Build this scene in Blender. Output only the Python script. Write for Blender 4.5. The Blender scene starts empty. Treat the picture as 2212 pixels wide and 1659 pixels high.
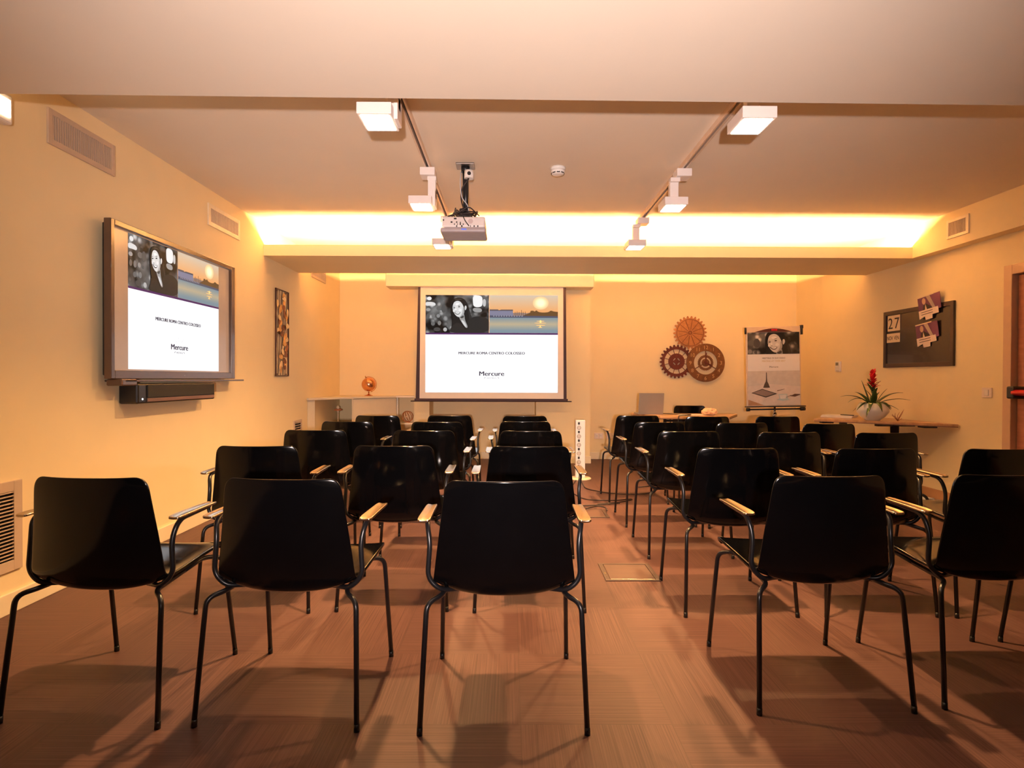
import bpy, bmesh, math, random
from mathutils import Matrix, Vector
random.seed(7)
SC = bpy.context.scene
COL = SC.collection
PI = math.pi
R_ = math.radians

# ------------------------------------------------------------------ materials
MATS = {}
def srgb(r, g, b):
    f = lambda c: (c/255/12.92) if c/255 <= .04045 else ((c/255+.055)/1.055)**2.4
    return (f(r), f(g), f(b))

def mat(name, col, rough=.5, metal=0., var=.06, nscale=18., bump=0., coat=0., spec=.5, emit=None, estr=0., trans=0., alpha=1.):
    """Principled material whose colour is modulated by a procedural noise."""
    if name in MATS: return MATS[name]
    m = bpy.data.materials.new(name); m.use_nodes = True
    nt = m.node_tree; nd = nt.nodes; L = nt.links
    b = nd['Principled BSDF']
    b.inputs['Roughness'].default_value = rough
    b.inputs['Metallic'].default_value = metal
    b.inputs['Coat Weight'].default_value = coat
    b.inputs['Coat Roughness'].default_value = .04
    b.inputs['Specular IOR Level'].default_value = spec
    if trans: b.inputs['Transmission Weight'].default_value = trans
    tc = nd.new('ShaderNodeTexCoord')
    nz = nd.new('ShaderNodeTexNoise'); nz.inputs['Scale'].default_value = nscale; nz.inputs['Detail'].default_value = 4
    L.new(tc.outputs['Object'], nz.inputs['Vector'])
    rp = nd.new('ShaderNodeValToRGB')
    c0 = [max(0, c*(1-var)) for c in col]; c1 = [min(1, c*(1+var)) for c in col]
    rp.color_ramp.elements[0].position = .3; rp.color_ramp.elements[1].position = .7
    rp.color_ramp.elements[0].color = (*c0, 1); rp.color_ramp.elements[1].color = (*c1, 1)
    L.new(nz.outputs['Fac'], rp.inputs['Fac'])
    L.new(rp.outputs['Color'], b.inputs['Base Color'])
    if bump:
        bp = nd.new('ShaderNodeBump'); bp.inputs['Strength'].default_value = bump; bp.inputs['Distance'].default_value = .002
        L.new(nz.outputs['Fac'], bp.inputs['Height']); L.new(bp.outputs['Normal'], b.inputs['Normal'])
    if emit is not None:
        b.inputs['Emission Color'].default_value = (*emit, 1); b.inputs['Emission Strength'].default_value = estr
    MATS[name] = m
    return m

def wall_mat(name, col):
    """Painted wallpaper: faint woven relief from two stretched noises."""
    if name in MATS: return MATS[name]
    m = mat(name, col, rough=.75, var=.012, nscale=5., spec=.25)
    nt = m.node_tree; nd = nt.nodes; L = nt.links
    b = nd['Principled BSDF']
    tc = nd.new('ShaderNodeTexCoord')
    hs = []
    for sc in ((260, 260, 25), (25, 25, 260)):
        mp = nd.new('ShaderNodeMapping'); mp.inputs['Scale'].default_value = sc
        nz = nd.new('ShaderNodeTexNoise'); nz.inputs['Scale'].default_value = 1.; nz.inputs['Detail'].default_value = 2
        L.new(tc.outputs['Object'], mp.inputs['Vector']); L.new(mp.outputs['Vector'], nz.inputs['Vector']); hs.append(nz)
    ad = nd.new('ShaderNodeMath'); ad.operation = 'ADD'
    L.new(hs[0].outputs['Fac'], ad.inputs[0]); L.new(hs[1].outputs['Fac'], ad.inputs[1])
    bp = nd.new('ShaderNodeBump'); bp.inputs['Strength'].default_value = .12; bp.inputs['Distance'].default_value = .001
    L.new(ad.outputs[0], bp.inputs['Height']); L.new(bp.outputs['Normal'], b.inputs['Normal'])
    return m

def floor_mat():
    m = bpy.data.materials.new('striped_floor_tiles'); m.use_nodes = True
    nt = m.node_tree; nd = nt.nodes; L = nt.links; b = nd['Principled BSDF']
    tc = nd.new('ShaderNodeTexCoord')
    mp = nd.new('ShaderNodeMapping'); mp.inputs['Location'].default_value = (-.0394*2, -1.9423*2, .5); mp.inputs['Scale'].default_value = (2, 2, 0)
    L.new(tc.outputs['Object'], mp.inputs['Vector'])
    ck = nd.new('ShaderNodeTexChecker'); ck.inputs['Scale'].default_value = 1
    L.new(mp.outputs['Vector'], ck.inputs['Vector'])
    ns = []
    for sc in ((2., 190, 1), (190, 2., 1)):
        q = nd.new('ShaderNodeMapping'); q.inputs['Scale'].default_value = sc
        L.new(tc.outputs['Object'], q.inputs['Vector'])
        nz = nd.new('ShaderNodeTexNoise'); nz.inputs['Scale'].default_value = 1.; nz.inputs['Detail'].default_value = 3.; nz.inputs['Roughness'].default_value = .6
        L.new(q.outputs['Vector'], nz.inputs['Vector']); ns.append(nz)
    mx = nd.new('ShaderNodeMix'); mx.data_type = 'FLOAT'
    L.new(ck.outputs['Fac'], mx.inputs['Factor']); L.new(ns[0].outputs['Fac'], mx.inputs['A']); L.new(ns[1].outputs['Fac'], mx.inputs['B'])
    rp = nd.new('ShaderNodeValToRGB')
    rp.color_ramp.elements[0].position = .3; rp.color_ramp.elements[0].color = (*FLOOR_DARK, 1)
    rp.color_ramp.elements[1].position = .68; rp.color_ramp.elements[1].color = (*FLOOR_LIGHT, 1)
    L.new(mx.outputs['Result'], rp.inputs['Fac'])
    # seams between the half-metre tiles
    sx = nd.new('ShaderNodeSeparateXYZ'); L.new(mp.outputs['Vector'], sx.inputs[0])
    seams = []
    for ax in 'XY':
        fr = nd.new('ShaderNodeMath'); fr.operation = 'PINGPONG'; fr.inputs[1].default_value = .5; L.new(sx.outputs[ax], fr.inputs[0])
        lt = nd.new('ShaderNodeMath'); lt.operation = 'LESS_THAN'; lt.inputs[1].default_value = .004; L.new(fr.outputs[0], lt.inputs[0]); seams.append(lt)
    mxm = nd.new('ShaderNodeMath'); mxm.operation = 'MAXIMUM'; L.new(seams[0].outputs[0], mxm.inputs[0]); L.new(seams[1].outputs[0], mxm.inputs[1])
    sc2 = nd.new('ShaderNodeMath'); sc2.operation = 'MULTIPLY'; sc2.inputs[1].default_value = .35; L.new(mxm.outputs[0], sc2.inputs[0])
    mc = nd.new('ShaderNodeMix'); mc.data_type = 'RGBA'
    L.new(sc2.outputs[0], mc.inputs['Factor']); L.new(rp.outputs['Color'], mc.inputs['A']); mc.inputs['B'].default_value = (.05, .03, .025, 1)
    L.new(mc.outputs['Result'], b.inputs['Base Color'])
    b.inputs['Roughness'].default_value = .5; b.inputs['Specular IOR Level'].default_value = .3
    bp = nd.new('ShaderNodeBump'); bp.inputs['Strength'].default_value = .25; bp.inputs['Distance'].default_value = .001
    L.new(mx.outputs['Result'], bp.inputs['Height']); L.new(bp.outputs['Normal'], b.inputs['Normal'])
    return m

def wood_mat(name, c0, c1, rough=.4, scale=(3, 40, 3)):
    if name in MATS: return MATS[name]
    m = bpy.data.materials.new(name); m.use_nodes = True
    nt = m.node_tree; nd = nt.nodes; L = nt.links; b = nd['Principled BSDF']
    tc = nd.new('ShaderNodeTexCoord'); mp = nd.new('ShaderNodeMapping'); mp.inputs['Scale'].default_value = scale
    nz = nd.new('ShaderNodeTexNoise'); nz.inputs['Scale'].default_value = 1.5; nz.inputs['Detail'].default_value = 5
    L.new(tc.outputs['Object'], mp.inputs['Vector']); L.new(mp.outputs['Vector'], nz.inputs['Vector'])
    rp = nd.new('ShaderNodeValToRGB'); rp.color_ramp.elements[0].position = .35; rp.color_ramp.elements[1].position = .65
    rp.color_ramp.elements[0].color = (*c0, 1); rp.color_ramp.elements[1].color = (*c1, 1)
    L.new(nz.outputs['Fac'], rp.inputs['Fac']); L.new(rp.outputs['Color'], b.inputs['Base Color'])
    b.inputs['Roughness'].default_value = rough
    MATS[name] = m; return m

def glow(name, col, s=1.):
    """Emissive material"""
    if name in MATS: return MATS[name]
    m = mat(name, (.004, .004, .004), rough=.5, emit=col, estr=s, spec=.05)
    return m

def bokeh_mat(name, s, lo=.01, hi=.55, scale=9., thr=.33):
    """Out-of-focus black-and-white picture background: soft round blobs."""
    if name in MATS: return MATS[name]
    m = bpy.data.materials.new(name); m.use_nodes = True
    nt = m.node_tree; nd = nt.nodes; L = nt.links; b = nd['Principled BSDF']
    tc = nd.new('ShaderNodeTexCoord')
    vo = nd.new('ShaderNodeTexVoronoi'); vo.inputs['Scale'].default_value = scale
    nz = nd.new('ShaderNodeTexNoise'); nz.inputs['Scale'].default_value = scale*.35; nz.inputs['Detail'].default_value = 2
    L.new(tc.outputs['Object'], vo.inputs['Vector']); L.new(tc.outputs['Object'], nz.inputs['Vector'])
    r1 = nd.new('ShaderNodeValToRGB'); r1.color_ramp.elements[0].position = .12; r1.color_ramp.elements[0].color = (1, 1, 1, 1)
    r1.color_ramp.elements[1].position = thr+.1; r1.color_ramp.elements[1].color = (.08, .08, .08, 1)
    L.new(vo.outputs['Distance'], r1.inputs['Fac'])
    r2 = nd.new('ShaderNodeValToRGB'); r2.color_ramp.elements[0].position = .42; r2.color_ramp.elements[0].color = (lo, lo, lo, 1)
    r2.color_ramp.elements[1].position = .68; r2.color_ramp.elements[1].color = (hi, hi, hi, 1)
    L.new(nz.outputs['Fac'], r2.inputs['Fac'])
    mu = nd.new('ShaderNodeMix'); mu.data_type = 'RGBA'; mu.blend_type = 'MULTIPLY'; mu.inputs['Factor'].default_value = .85
    L.new(r2.outputs['Color'], mu.inputs['A']); L.new(r1.outputs['Color'], mu.inputs['B'])
    if s > 0:
        b.inputs['Base Color'].default_value = (.004, .004, .004, 1); b.inputs['Specular IOR Level'].default_value = .05
        L.new(mu.outputs['Result'], b.inputs['Emission Color']); b.inputs['Emission Strength'].default_value = s
    else:
        L.new(mu.outputs['Result'], b.inputs['Base Color'])
    MATS[name] = m; return m

# ------------------------------------------------------------------ mesh builder
class MB:
    """Collects shapes; build() links them as ONE mesh object."""
    def __init__(self): self.bm = bmesh.new(); self.mats = []; self.mi = 0
    def use(self, m):
        if m not in self.mats: self.mats.append(m)
        self.mi = self.mats.index(m); return self
    def _f(self, vs, smooth=False):
        try:
            f = self.bm.faces.new(vs); f.material_index = self.mi; f.smooth = smooth; return f
        except ValueError: return None
    def box(self, x0, x1, y0, y1, z0, z1, bev=0., M=None, seg=2):
        t = bmesh.new(); bmesh.ops.create_cube(t, size=1)
        for v in t.verts: v.co = Vector(((x0+x1)/2+v.co.x*(x1-x0), (y0+y1)/2+v.co.y*(y1-y0), (z0+z1)/2+v.co.z*(z1-z0)))
        if bev: bmesh.ops.bevel(t, geom=t.edges[:], offset=bev, segments=seg, affect='EDGES', profile=.5)
        self.add(t, M); t.free(); return self
    def add(self, t, M=None, smooth=None):
        mp = {}
        for v in t.verts: mp[v] = self.bm.verts.new(M @ v.co if M is not None else v.co)
        for f in t.faces: self._f([mp[v] for v in f.verts], f.smooth if smooth is None else smooth)
        return self
    def prism(self, pts, z0, z1, M=None, bev=0., smooth=False):
        """Polygon in x,y extruded z0..z1."""
        t = bmesh.new()
        a = [t.verts.new((p[0], p[1], z0)) for p in pts]; b = [t.verts.new((p[0], p[1], z1)) for p in pts]
        t.faces.new(a[::-1]); t.faces.new(b); n = len(pts)
        for i in range(n): t.faces.new((a[i], a[(i+1) % n], b[(i+1) % n], b[i]))
        bmesh.ops.recalc_face_normals(t, faces=t.faces[:])
        if bev: bmesh.ops.bevel(t, geom=t.edges[:], offset=bev, segments=2, affect='EDGES', profile=.5)
        self.add(t, M, smooth); t.free(); return self
    def flat(self, pts, y0, y1, M=None):
        """Polygon in x,z (seen from -y), from depth y0 (front) to y1 (back)."""
        Q = Matrix(((1, 0, 0, 0), (0, 0, -1, 0), (0, 1, 0, 0), (0, 0, 0, 1)))   # (x,y,z)->(x,-z,y)
        return self.prism(pts, -y1, -y0, (M @ Q) if M is not None else Q)
    def tube(self, pts, r, seg=10, caps=True, closed=False):
        pts = [Vector(p) for p in pts]; n = len(pts); rings = []
        up = None
        for i in range(n):
            if closed: d = (pts[(i+1) % n]-pts[i-1]).normalized()
            else: d = ((pts[i+1] if i < n-1 else pts[i])-(pts[i-1] if i > 0 else pts[i])).normalized()
            if up is None: up = d.orthogonal().normalized()
            else:
                up = (up-d*up.dot(d)); up = up.normalized() if up.length > 1e-6 else d.orthogonal().normalized()
            s = d.cross(up); rr = r[i] if isinstance(r, (list, tuple)) else r
            rings.append([self.bm.verts.new(pts[i]+(up*math.cos(2*PI*k/seg)+s*math.sin(2*PI*k/seg))*rr) for k in range(seg)])
        m = n if closed else n-1
        for i in range(m):
            A, B_ = rings[i], rings[(i+1) % n]
            off = 0
            if closed and i == n-1:
                off = min(range(seg), key=lambda o: (A[0].co-B_[o].co).length)
            for k in range(seg): self._f((A[k], A[(k+1) % seg], B_[(k+1+off) % seg], B_[(k+off) % seg]), True)
        if caps and not closed: self._f(rings[0][::-1]); self._f(rings[-1])
        return self
    def cyl(self, p0, p1, r, seg=20, r1=None): return self.tube([p0, p1], [r, r if r1 is None else r1], seg)
    def lathe(self, prof, c=(0, 0, 0), seg=32, sx=1., sy=1., M=None):
        rings = []
        for (r, z) in prof:
            if r < 1e-6: rings.append([self.bm.verts.new((M @ Vector((c[0], c[1], c[2]+z))) if M is not None else (c[0], c[1], c[2]+z))])
            else:
                ring = []
                for k in range(seg):
                    p = Vector((c[0]+sx*r*math.cos(2*PI*k/seg), c[1]+sy*r*math.sin(2*PI*k/seg), c[2]+z))
                    ring.append(self.bm.verts.new(M @ p if M is not None else p))
                rings.append(ring)
        for A, B_ in zip(rings, rings[1:]):
            for k in range(seg):
                a0, a1 = (A[k], A[(k+1) % seg]) if len(A) > 1 else (A[0], A[0])
                b0, b1 = (B_[k], B_[(k+1) % seg]) if len(B_) > 1 else (B_[0], B_[0])
                vs = []
                for v in (a0, a1, b1, b0):
                    if v not in vs: vs.append(v)
                if len(vs) > 2: self._f(vs, True)
        if len(rings[0]) > 1: self._f(rings[0][::-1])
        if len(rings[-1]) > 1: self._f(rings[-1])
        return self
    def sphere(self, c, rx, ry=None, rz=None, seg=20, M=None):
        ry = ry or rx; rz = rz or rx
        prof = [(math.sin(PI*i/12), -rz*math.cos(PI*i/12)) for i in range(13)]
        prof[0] = (0, -rz); prof[-1] = (0, rz)
        return self.lathe(prof, c, seg, rx, ry, M)
    def ring(self, c, r0, r1, y0, y1, seg=48, teeth=0, th=0., M=None):
        """Flat annulus / gear seen from -y; c=(x,z)."""
        n = teeth*4 if teeth else seg
        def rad(k):
            if not teeth: return r1
            return r1+th if k % 4 in (1, 2) else r1
        o = []; i_ = []
        for k in range(n):
            a = 2*PI*k/n; R = rad(k)
            for L_, rr in ((o, R), (i_, r0)):
                for y in (y0, y1):
                    p = Vector((c[0]+rr*math.sin(a), y, c[1]+rr*math.cos(a)))
                    L_.append(self.bm.verts.new(M @ p if M is not None else p))
        for k in range(n):
            j = (k+1) % n
            self._f((o[2*k], o[2*j], o[2*j+1], o[2*k+1]))
            if r0 > 1e-6:
                self._f((o[2*k], i_[2*k], i_[2*j], o[2*j])); self._f((o[2*k+1], o[2*j+1], i_[2*j+1], i_[2*k+1]))
                self._f((i_[2*k], i_[2*k+1], i_[2*j+1], i_[2*j]))
        if r0 <= 1e-6:
            for v in i_: self.bm.verts.remove(v)
            self._f([o[2*k] for k in range(n)]); self._f([o[2*k+1] for k in range(n)][::-1])
        return self
    def text(self, s, x, z, h, y=0., depth=.0008, align='CENTER', M=None, sx=1., bold=0.):
        """Lettering standing in the x,z plane and read from -y; z is the middle of the capital height h."""
        cu = bpy.data.curves.new('t', 'FONT'); cu.body = s; cu.align_x = align; cu.size = h/.7; cu.extrude = depth/2
        cu.resolution_u = 3; cu.offset = bold
        ob = bpy.data.objects.new('t', cu); COL.objects.link(ob)
        dg = bpy.context.evaluated_depsgraph_get(); me = bpy.data.meshes.new_from_object(ob.evaluated_get(dg))
        t = bmesh.new(); t.from_mesh(me)
        for v in t.verts: v.co = Vector((x+v.co.x*sx, y-v.co.z, z-h/2+v.co.y))
        self.add(t, M); t.free(); bpy.data.objects.remove(ob); bpy.data.curves.remove(cu); bpy.data.meshes.remove(me)
        return self
    def grid(self, rows, smooth=True):
        vs = [[self.bm.verts.new(p) for p in r] for r in rows]
        for a, b in zip(vs, vs[1:]):
            for k in range(len(a)-1): self._f((a[k], a[k+1], b[k+1], b[k]), smooth)
        return self
    def build(self, name, m=None, parent=None, **kw):
        bmesh.ops.recalc_face_normals(self.bm, faces=self.bm.faces[:])
        me = bpy.data.meshes.new(name); self.bm.to_mesh(me); self.bm.free()
        if m is not None and not self.mats: me.materials.append(m)
        for q in self.mats: me.materials.append(q)
        o = bpy.data.objects.new(name, me); COL.objects.link(o)
        if parent is not None: o.parent = parent
        for k, v in kw.items(): o[k] = v
        return o

def fillet(pts, r, n=6):
    """Round the inner corners of a polyline."""
    P = [Vector(p) for p in pts]; out = [P[0]]
    for a, b, c in zip(P, P[1:], P[2:]):
        u = (a-b); v = (c-b); d = min(r, u.length*.49, v.length*.49)
        s = b+u.normalized()*d; e = b+v.normalized()*d
        for k in range(n+1):
            t = k/n; out.append(s*(1-t)**2+b*2*t*(1-t)+e*t*t)
    out.append(P[-1]); return out

def bake(o, *mods):
    """Apply modifiers to the mesh so that copies can share the result."""
    for typ, kw in mods:
        md = o.modifiers.new(typ, typ)
        for k, v in kw.items(): setattr(md, k, v)
    dg = bpy.context.evaluated_depsgraph_get()
    me = bpy.data.meshes.new_from_object(o.evaluated_get(dg)); old = o.data
    o.modifiers.clear(); o.data = me; me.name = o.name; bpy.data.meshes.remove(old)

def thing(name, label, cat, loc=(0, 0, 0), rz=0., group=None):
    o = bpy.data.objects.new(name, None); COL.objects.link(o); o.empty_display_size = .1
    o.location = loc; o.rotation_euler = (0, 0, R_(rz)); o['label'] = label; o['category'] = cat
    if group: o['group'] = group
    return o
def tag(o, label, cat, group=None):
    o['label'] = label; o['category'] = cat
    if group: o['group'] = group
    return o
def struct(name, mb, m, parent=None, label=None):
    o = mb.build(name, m, parent)
    if parent is None: o['kind'] = 'structure'
    if label: o['label'] = label; 
    return o
def dup(root, loc, rz, label, group=None):
    r = root.copy(); COL.objects.link(r); r.location = loc; r.rotation_euler = (0, 0, R_(rz)); r['label'] = label
    if group: r['group'] = group
    for ch in root.children:
        c = ch.copy(); COL.objects.link(c); c.parent = r
        for g in ch.children:
            d = g.copy(); COL.objects.link(d); d.parent = c
    return r

# ------------------------------------------------------------------ flat picture shapes
def smooth_poly(pts, n=2):
    for _ in range(n):
        o = []
        for p, q in zip(pts, pts[1:]+pts[:1]):
            o += [(p[0]*.75+q[0]*.25, p[1]*.75+q[1]*.25), (p[0]*.25+q[0]*.75, p[1]*.25+q[1]*.75)]
        pts = o
    return pts
def clip_poly(pts, x0, y0, x1, y1):
    for ax, lim, sgn in ((0, x0, 1), (0, x1, -1), (1, y0, 1), (1, y1, -1)):
        out = []
        for p, q in zip(pts, pts[1:]+pts[:1]):
            a, c = (p[ax]-lim)*sgn, (q[ax]-lim)*sgn
            if a >= 0: out.append(p)
            if (a >= 0) != (c >= 0):
                t = a/(a-c); out.append((p[0]+(q[0]-p[0])*t, p[1]+(q[1]-p[1])*t))
        pts = out
        if len(pts) < 3: return []
    return pts
def blob(cx, cy, rx, ry=None, n=20):
    return [(cx+rx*math.cos(2*PI*k/n), cy+(ry or rx)*math.sin(2*PI*k/n)) for k in range(n)]
PORTRAIT = [   # grey value, outline (drawn back to front in picture units)
 (235, [(840, 130), (975, 130), (985, 230), (970, 305), (850, 305), (838, 220)]), (150, [(835, 312), (970, 318), (975, 385), (845, 380)]), (190, [(985, 180), (1035, 190), (1030, 300), (985, 290)]),
 (225, blob(195, 178, 34, 28)), (215, [(135, 232), (215, 225), (290, 245), (285, 290), (215, 285), (138, 290)]), (150, blob(180, 345, 34, 24)), (135, blob(328, 438, 26, 28)), (110, blob(255, 440, 26, 40)), (95, blob(345, 325, 46, 34)),
 (90, blob(180, 440, 24, 36)), (100, blob(250, 555, 30, 30)), (120, blob(345, 545, 26, 34)), (175, blob(430, 642, 28, 30)), (95, blob(475, 585, 26, 28)), (80, blob(410, 330, 40, 60)), (70, blob(310, 640, 50, 30)), (85, blob(395, 450, 18, 20)),
 (30, [(516, 640), (530, 540), (516, 440), (508, 330), (512, 255), (532, 200), (575, 172), (640, 160), (705, 180), (745, 225), (775, 300), (800, 390), (826, 470), (840, 560), (850, 690), (505, 690)]),
 (46, [(770, 330), (800, 400), (822, 480), (838, 570), (846, 680), (815, 680), (800, 560), (780, 440)]),
 (40, [(480, 700), (515, 612), (560, 565), (615, 535), (680, 570), (735, 660), (770, 600), (750, 520), (800, 475), (860, 445), (960, 440), (1040, 468), (1090, 510), (1090, 700)]),
 (150, [(632, 440), (705, 395), (716, 440), (722, 500), (770, 605), (738, 625), (690, 552), (650, 495)]), (205, [(664, 500), (700, 505), (735, 560), (748, 612), (716, 590), (684, 545)]), (70, [(640, 452), (700, 425), (712, 455), (675, 480)]),
 (212, [(546, 268), (560, 235), (592, 214), (632, 212), (668, 236), (692, 276), (710, 322), (714, 372), (700, 415), (668, 448), (634, 458), (600, 444), (568, 408), (546, 362), (538, 312)]),
 (165, [(690, 300), (712, 330), (716, 380), (700, 420), (664, 450), (640, 456), (676, 415), (690, 365)]), (180, [(542, 300), (552, 300), (560, 360), (580, 405), (570, 410), (548, 365)]),
 (208, [(716, 292), (736, 278), (750, 308), (738, 345), (720, 356)]), (236, [(575, 255), (625, 240), (655, 262), (600, 285)]), (232, [(584, 312), (600, 350), (588, 362), (574, 352)]), (232, blob(652, 352, 22, 20)), (226, blob(556, 362, 12, 18)),
 (45, [(548, 318), (560, 308), (578, 312), (576, 322), (560, 325)]), (45, [(616, 304), (632, 292), (652, 296), (650, 306), (632, 310)]), (70, [(544, 300), (558, 290), (580, 296), (558, 297)]), (70, [(610, 284), (632, 272), (660, 278), (634, 280)]),
 (110, [(574, 358), (584, 366), (600, 360), (596, 368), (582, 372)]), (70, [(566, 378), (600, 388), (656, 376), (648, 402), (622, 420), (594, 414), (574, 398)]), (246, [(572, 383), (602, 392), (650, 381), (640, 398), (618, 408), (594, 402)]),
 (26, [(512, 420), (510, 300), (530, 205), (580, 172), (650, 160), (715, 190), (690, 225), (650, 212), (595, 212), (562, 232), (546, 268), (538, 320), (546, 400), (560, 520), (540, 560)]), (58, [(560, 200), (600, 184), (650, 180), (690, 196), (640, 196), (590, 202)])]
def draw_portrait(mb, gm, win, mp, y, step, back, M=None):
    """gm(grey) -> material; win: part of the picture shown; mp maps picture units to the surface."""
    for k, (g, pts) in enumerate(PORTRAIT):
        p = clip_poly(smooth_poly(pts), *win)
        if len(p) < 3: continue
        mb.use(gm(g)).flat([mp(*q) for q in p], y-step*(k+1), back, M)

LAMP_W, COVE_W, FLASH_W, EXPO = 20., 430., 470., .80
SPOT_W = 245.
# ------------------------------------------------------------------ room dimensions (metres; camera stands at x=0, y=0)
XL, XR, XS = -2.406, 4.058, 3.941        # left wall, right wall, face of the right soffit
YB, YF = 8.405, -2.6                     # far wall, wall behind the camera
ZC, ZB = 2.641, 2.33                     # high ceiling, underside of beam / bulkhead
T = .12
FLOOR_DARK, FLOOR_LIGHT = (.064, .0295, .027), (.128, .0625, .054)
WALL = wall_mat('cream_wallpaper', (.89, .75, .475))
CEIL = mat('ceiling_paint', (.84, .76, .64), rough=.85, var=.01, nscale=3, spec=.2)
TRIM = mat('cream_skirting_paint', (.84, .74, .55), rough=.45, var=.01)
BLACKM = mat('black_powder_coat', (.012, .012, .014), rough=.33, var=.1)
WHITE = mat('white_enamel', (.82, .80, .78), rough=.35, var=.02)
CHROME = mat('polished_metal', (.72, .68, .62), rough=.16, metal=1., var=.03)

b = MB().box(XL-T, XR+T, YF-T, YB+T, -.12, 0); fl = struct('floor', b, floor_mat())
b = MB().box(XL-T, XR+T, YF-T, YB+T, ZC, ZC+.12); struct('ceiling', b, CEIL)
b = MB().box(XL-T, XL, YF-T, YB+T, 0, ZC); struct('wall_left', b, WALL)
# right wall with the door opening
DY0, DY1, DZ = 3.82, 4.80, 2.02
b = MB(); b.box(XR, XR+T, YF-T, DY0, 0, ZC); b.box(XR, XR+T, DY1, YB+T, 0, ZC); b.box(XR, XR+T, DY0, DY1, DZ, ZC); b.box(XR+T*.75, XR+T, DY0, DY1, 0, DZ)
struct('wall_right', b, WALL)
b = MB().box(XL, XR, YB, YB+T, 0, ZC); struct('wall_back', b, WALL)
b = MB().box(XL, XR, YF-T, YF, 0, ZC); struct('wall_front', b, mat('dark_unseen_wall', (.05, .035, .028), rough=.6))  # unseen wall, coloured dark so the glossy chair backs reflect black
# near bulkhead (its far edge runs very slightly askew), beam with light trough, right soffit
b = MB().prism([(XL, YF), (XR, YF), (XR, 2.60), (XL, 2.515)], ZB, ZC); struct('trim_1', b, CEIL, label='low ceiling panel over the near end of the room')
b = MB(); b.box(XL, XS, 5.81, 5.84, ZB, 2.437); b.box(XL, XS, 5.84, 6.735, ZB, ZB+.03); b.box(XL, XS, 6.735, 6.765, ZB, 2.437); struct('trim_2', b, WALL, label='cream ceiling beam hiding the cove light')  # trough's rear lip is added, unseen, to block light towards the far wall
b = MB().box(XS, XR, 2.56, 6.765, ZB, ZC); struct('trim_3', b, WALL, label='narrow cream soffit along the right wall')
# piers either side of the niche behind the projection screen
b = MB(); b.box(.353, 1.08, 7.975, YB, 0, ZC); b.box(-1.285, -1.08, 7.975, YB, 0, ZC); b.box(-1.08, .353, 7.975, YB, 2.2, ZC)
struct('trim_4', b, WALL, label='wall projection with a niche behind the projection screen')
# baseboards
bh, bt = .10, .014
b = MB().box(XL, XL+bt, YF, 6.70, 0, bh, .003); struct('baseboard_left', b, TRIM)
b = MB(); b.box(XR-bt, XR, DY1+.07, YB, 0, bh, .003); b.box(XR-bt, XR, YF, DY0-.07, 0, bh, .003); struct('baseboard_right', b, mat('brown_skirting', (.50, .27, .14), rough=.45, var=.03))
b = MB(); b.box(1.08, XR-bt, YB-bt, YB, 0, bh, .003); b.box(-1.08, .353, YB-bt, YB, 0, bh, .003); b.box(.353, 1.08+bt, 7.975-bt, 7.975, 0, bh, .003); b.box(1.08, 1.08+bt, 7.975, YB-bt, 0, bh, .003)
struct('baseboard_back', b, TRIM)
b = MB().box(XL+bt, XR-bt, YF, YF+bt, 0, bh, .003); struct('baseboard_front', b, TRIM)

# ---- emergency exit door in the right wall
DOORC = wood_mat('red_brown_door_wood', (.40, .16, .09), (.50, .215, .125), .4, (2, 2, 18))
FRM = mat('painted_door_frame', (.66, .44, .29), rough=.45, var=.03)
d = thing('door_1', 'reddish wooden exit door with red push bar', 'door', (XR, DY1, 0), -90); d['kind'] = 'structure'; del d['category']
# local x runs towards the camera, local y into the wall
W = DY1-DY0
b = MB(); b.box(-.05, .03, -.02, .05, 0, DZ+.05, .004); b.box(W-.03, W+.05, -.02, .05, 0, DZ+.05, .004); b.box(.03, W-.03, -.02, .05, DZ-.03, DZ+.05, .004); b.build('door_frame', FRM, d)
b = MB().box(.035, W-.035, .03, .075, .006, DZ-.035, .003); b.build('door_leaf', DOORC, d)
RED = mat('red_plastic', (.62, .012, .03), rough=.3, coat=.4)
b = MB().use(RED); b.tube([(.10, -.055, 1.04), (W-.10, -.055, 1.04)], .024, 16); pb = b.build('push_bar', None, d)
b = MB()
for x in (.085, W-.085): b.box(x-.035, x+.035, -.075, .03, .99, 1.09, .012)
b.build('push_bar_bracket', BLACKM, d)
# ------------------------------------------------------------------ chairs
SHELL = mat('glossy_black_shell', (.0022, .0022, .0027), rough=.10, var=.1, spec=.38)
TUBE = mat('black_steel_tube', (.01, .01, .012), rough=.28, var=.1)
PAD = mat('polished_armrest', (.62, .50, .36), rough=.2, metal=1., var=.05)
GLIDE = mat('dark_rubber', (.015, .015, .015), rough=.6)

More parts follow.
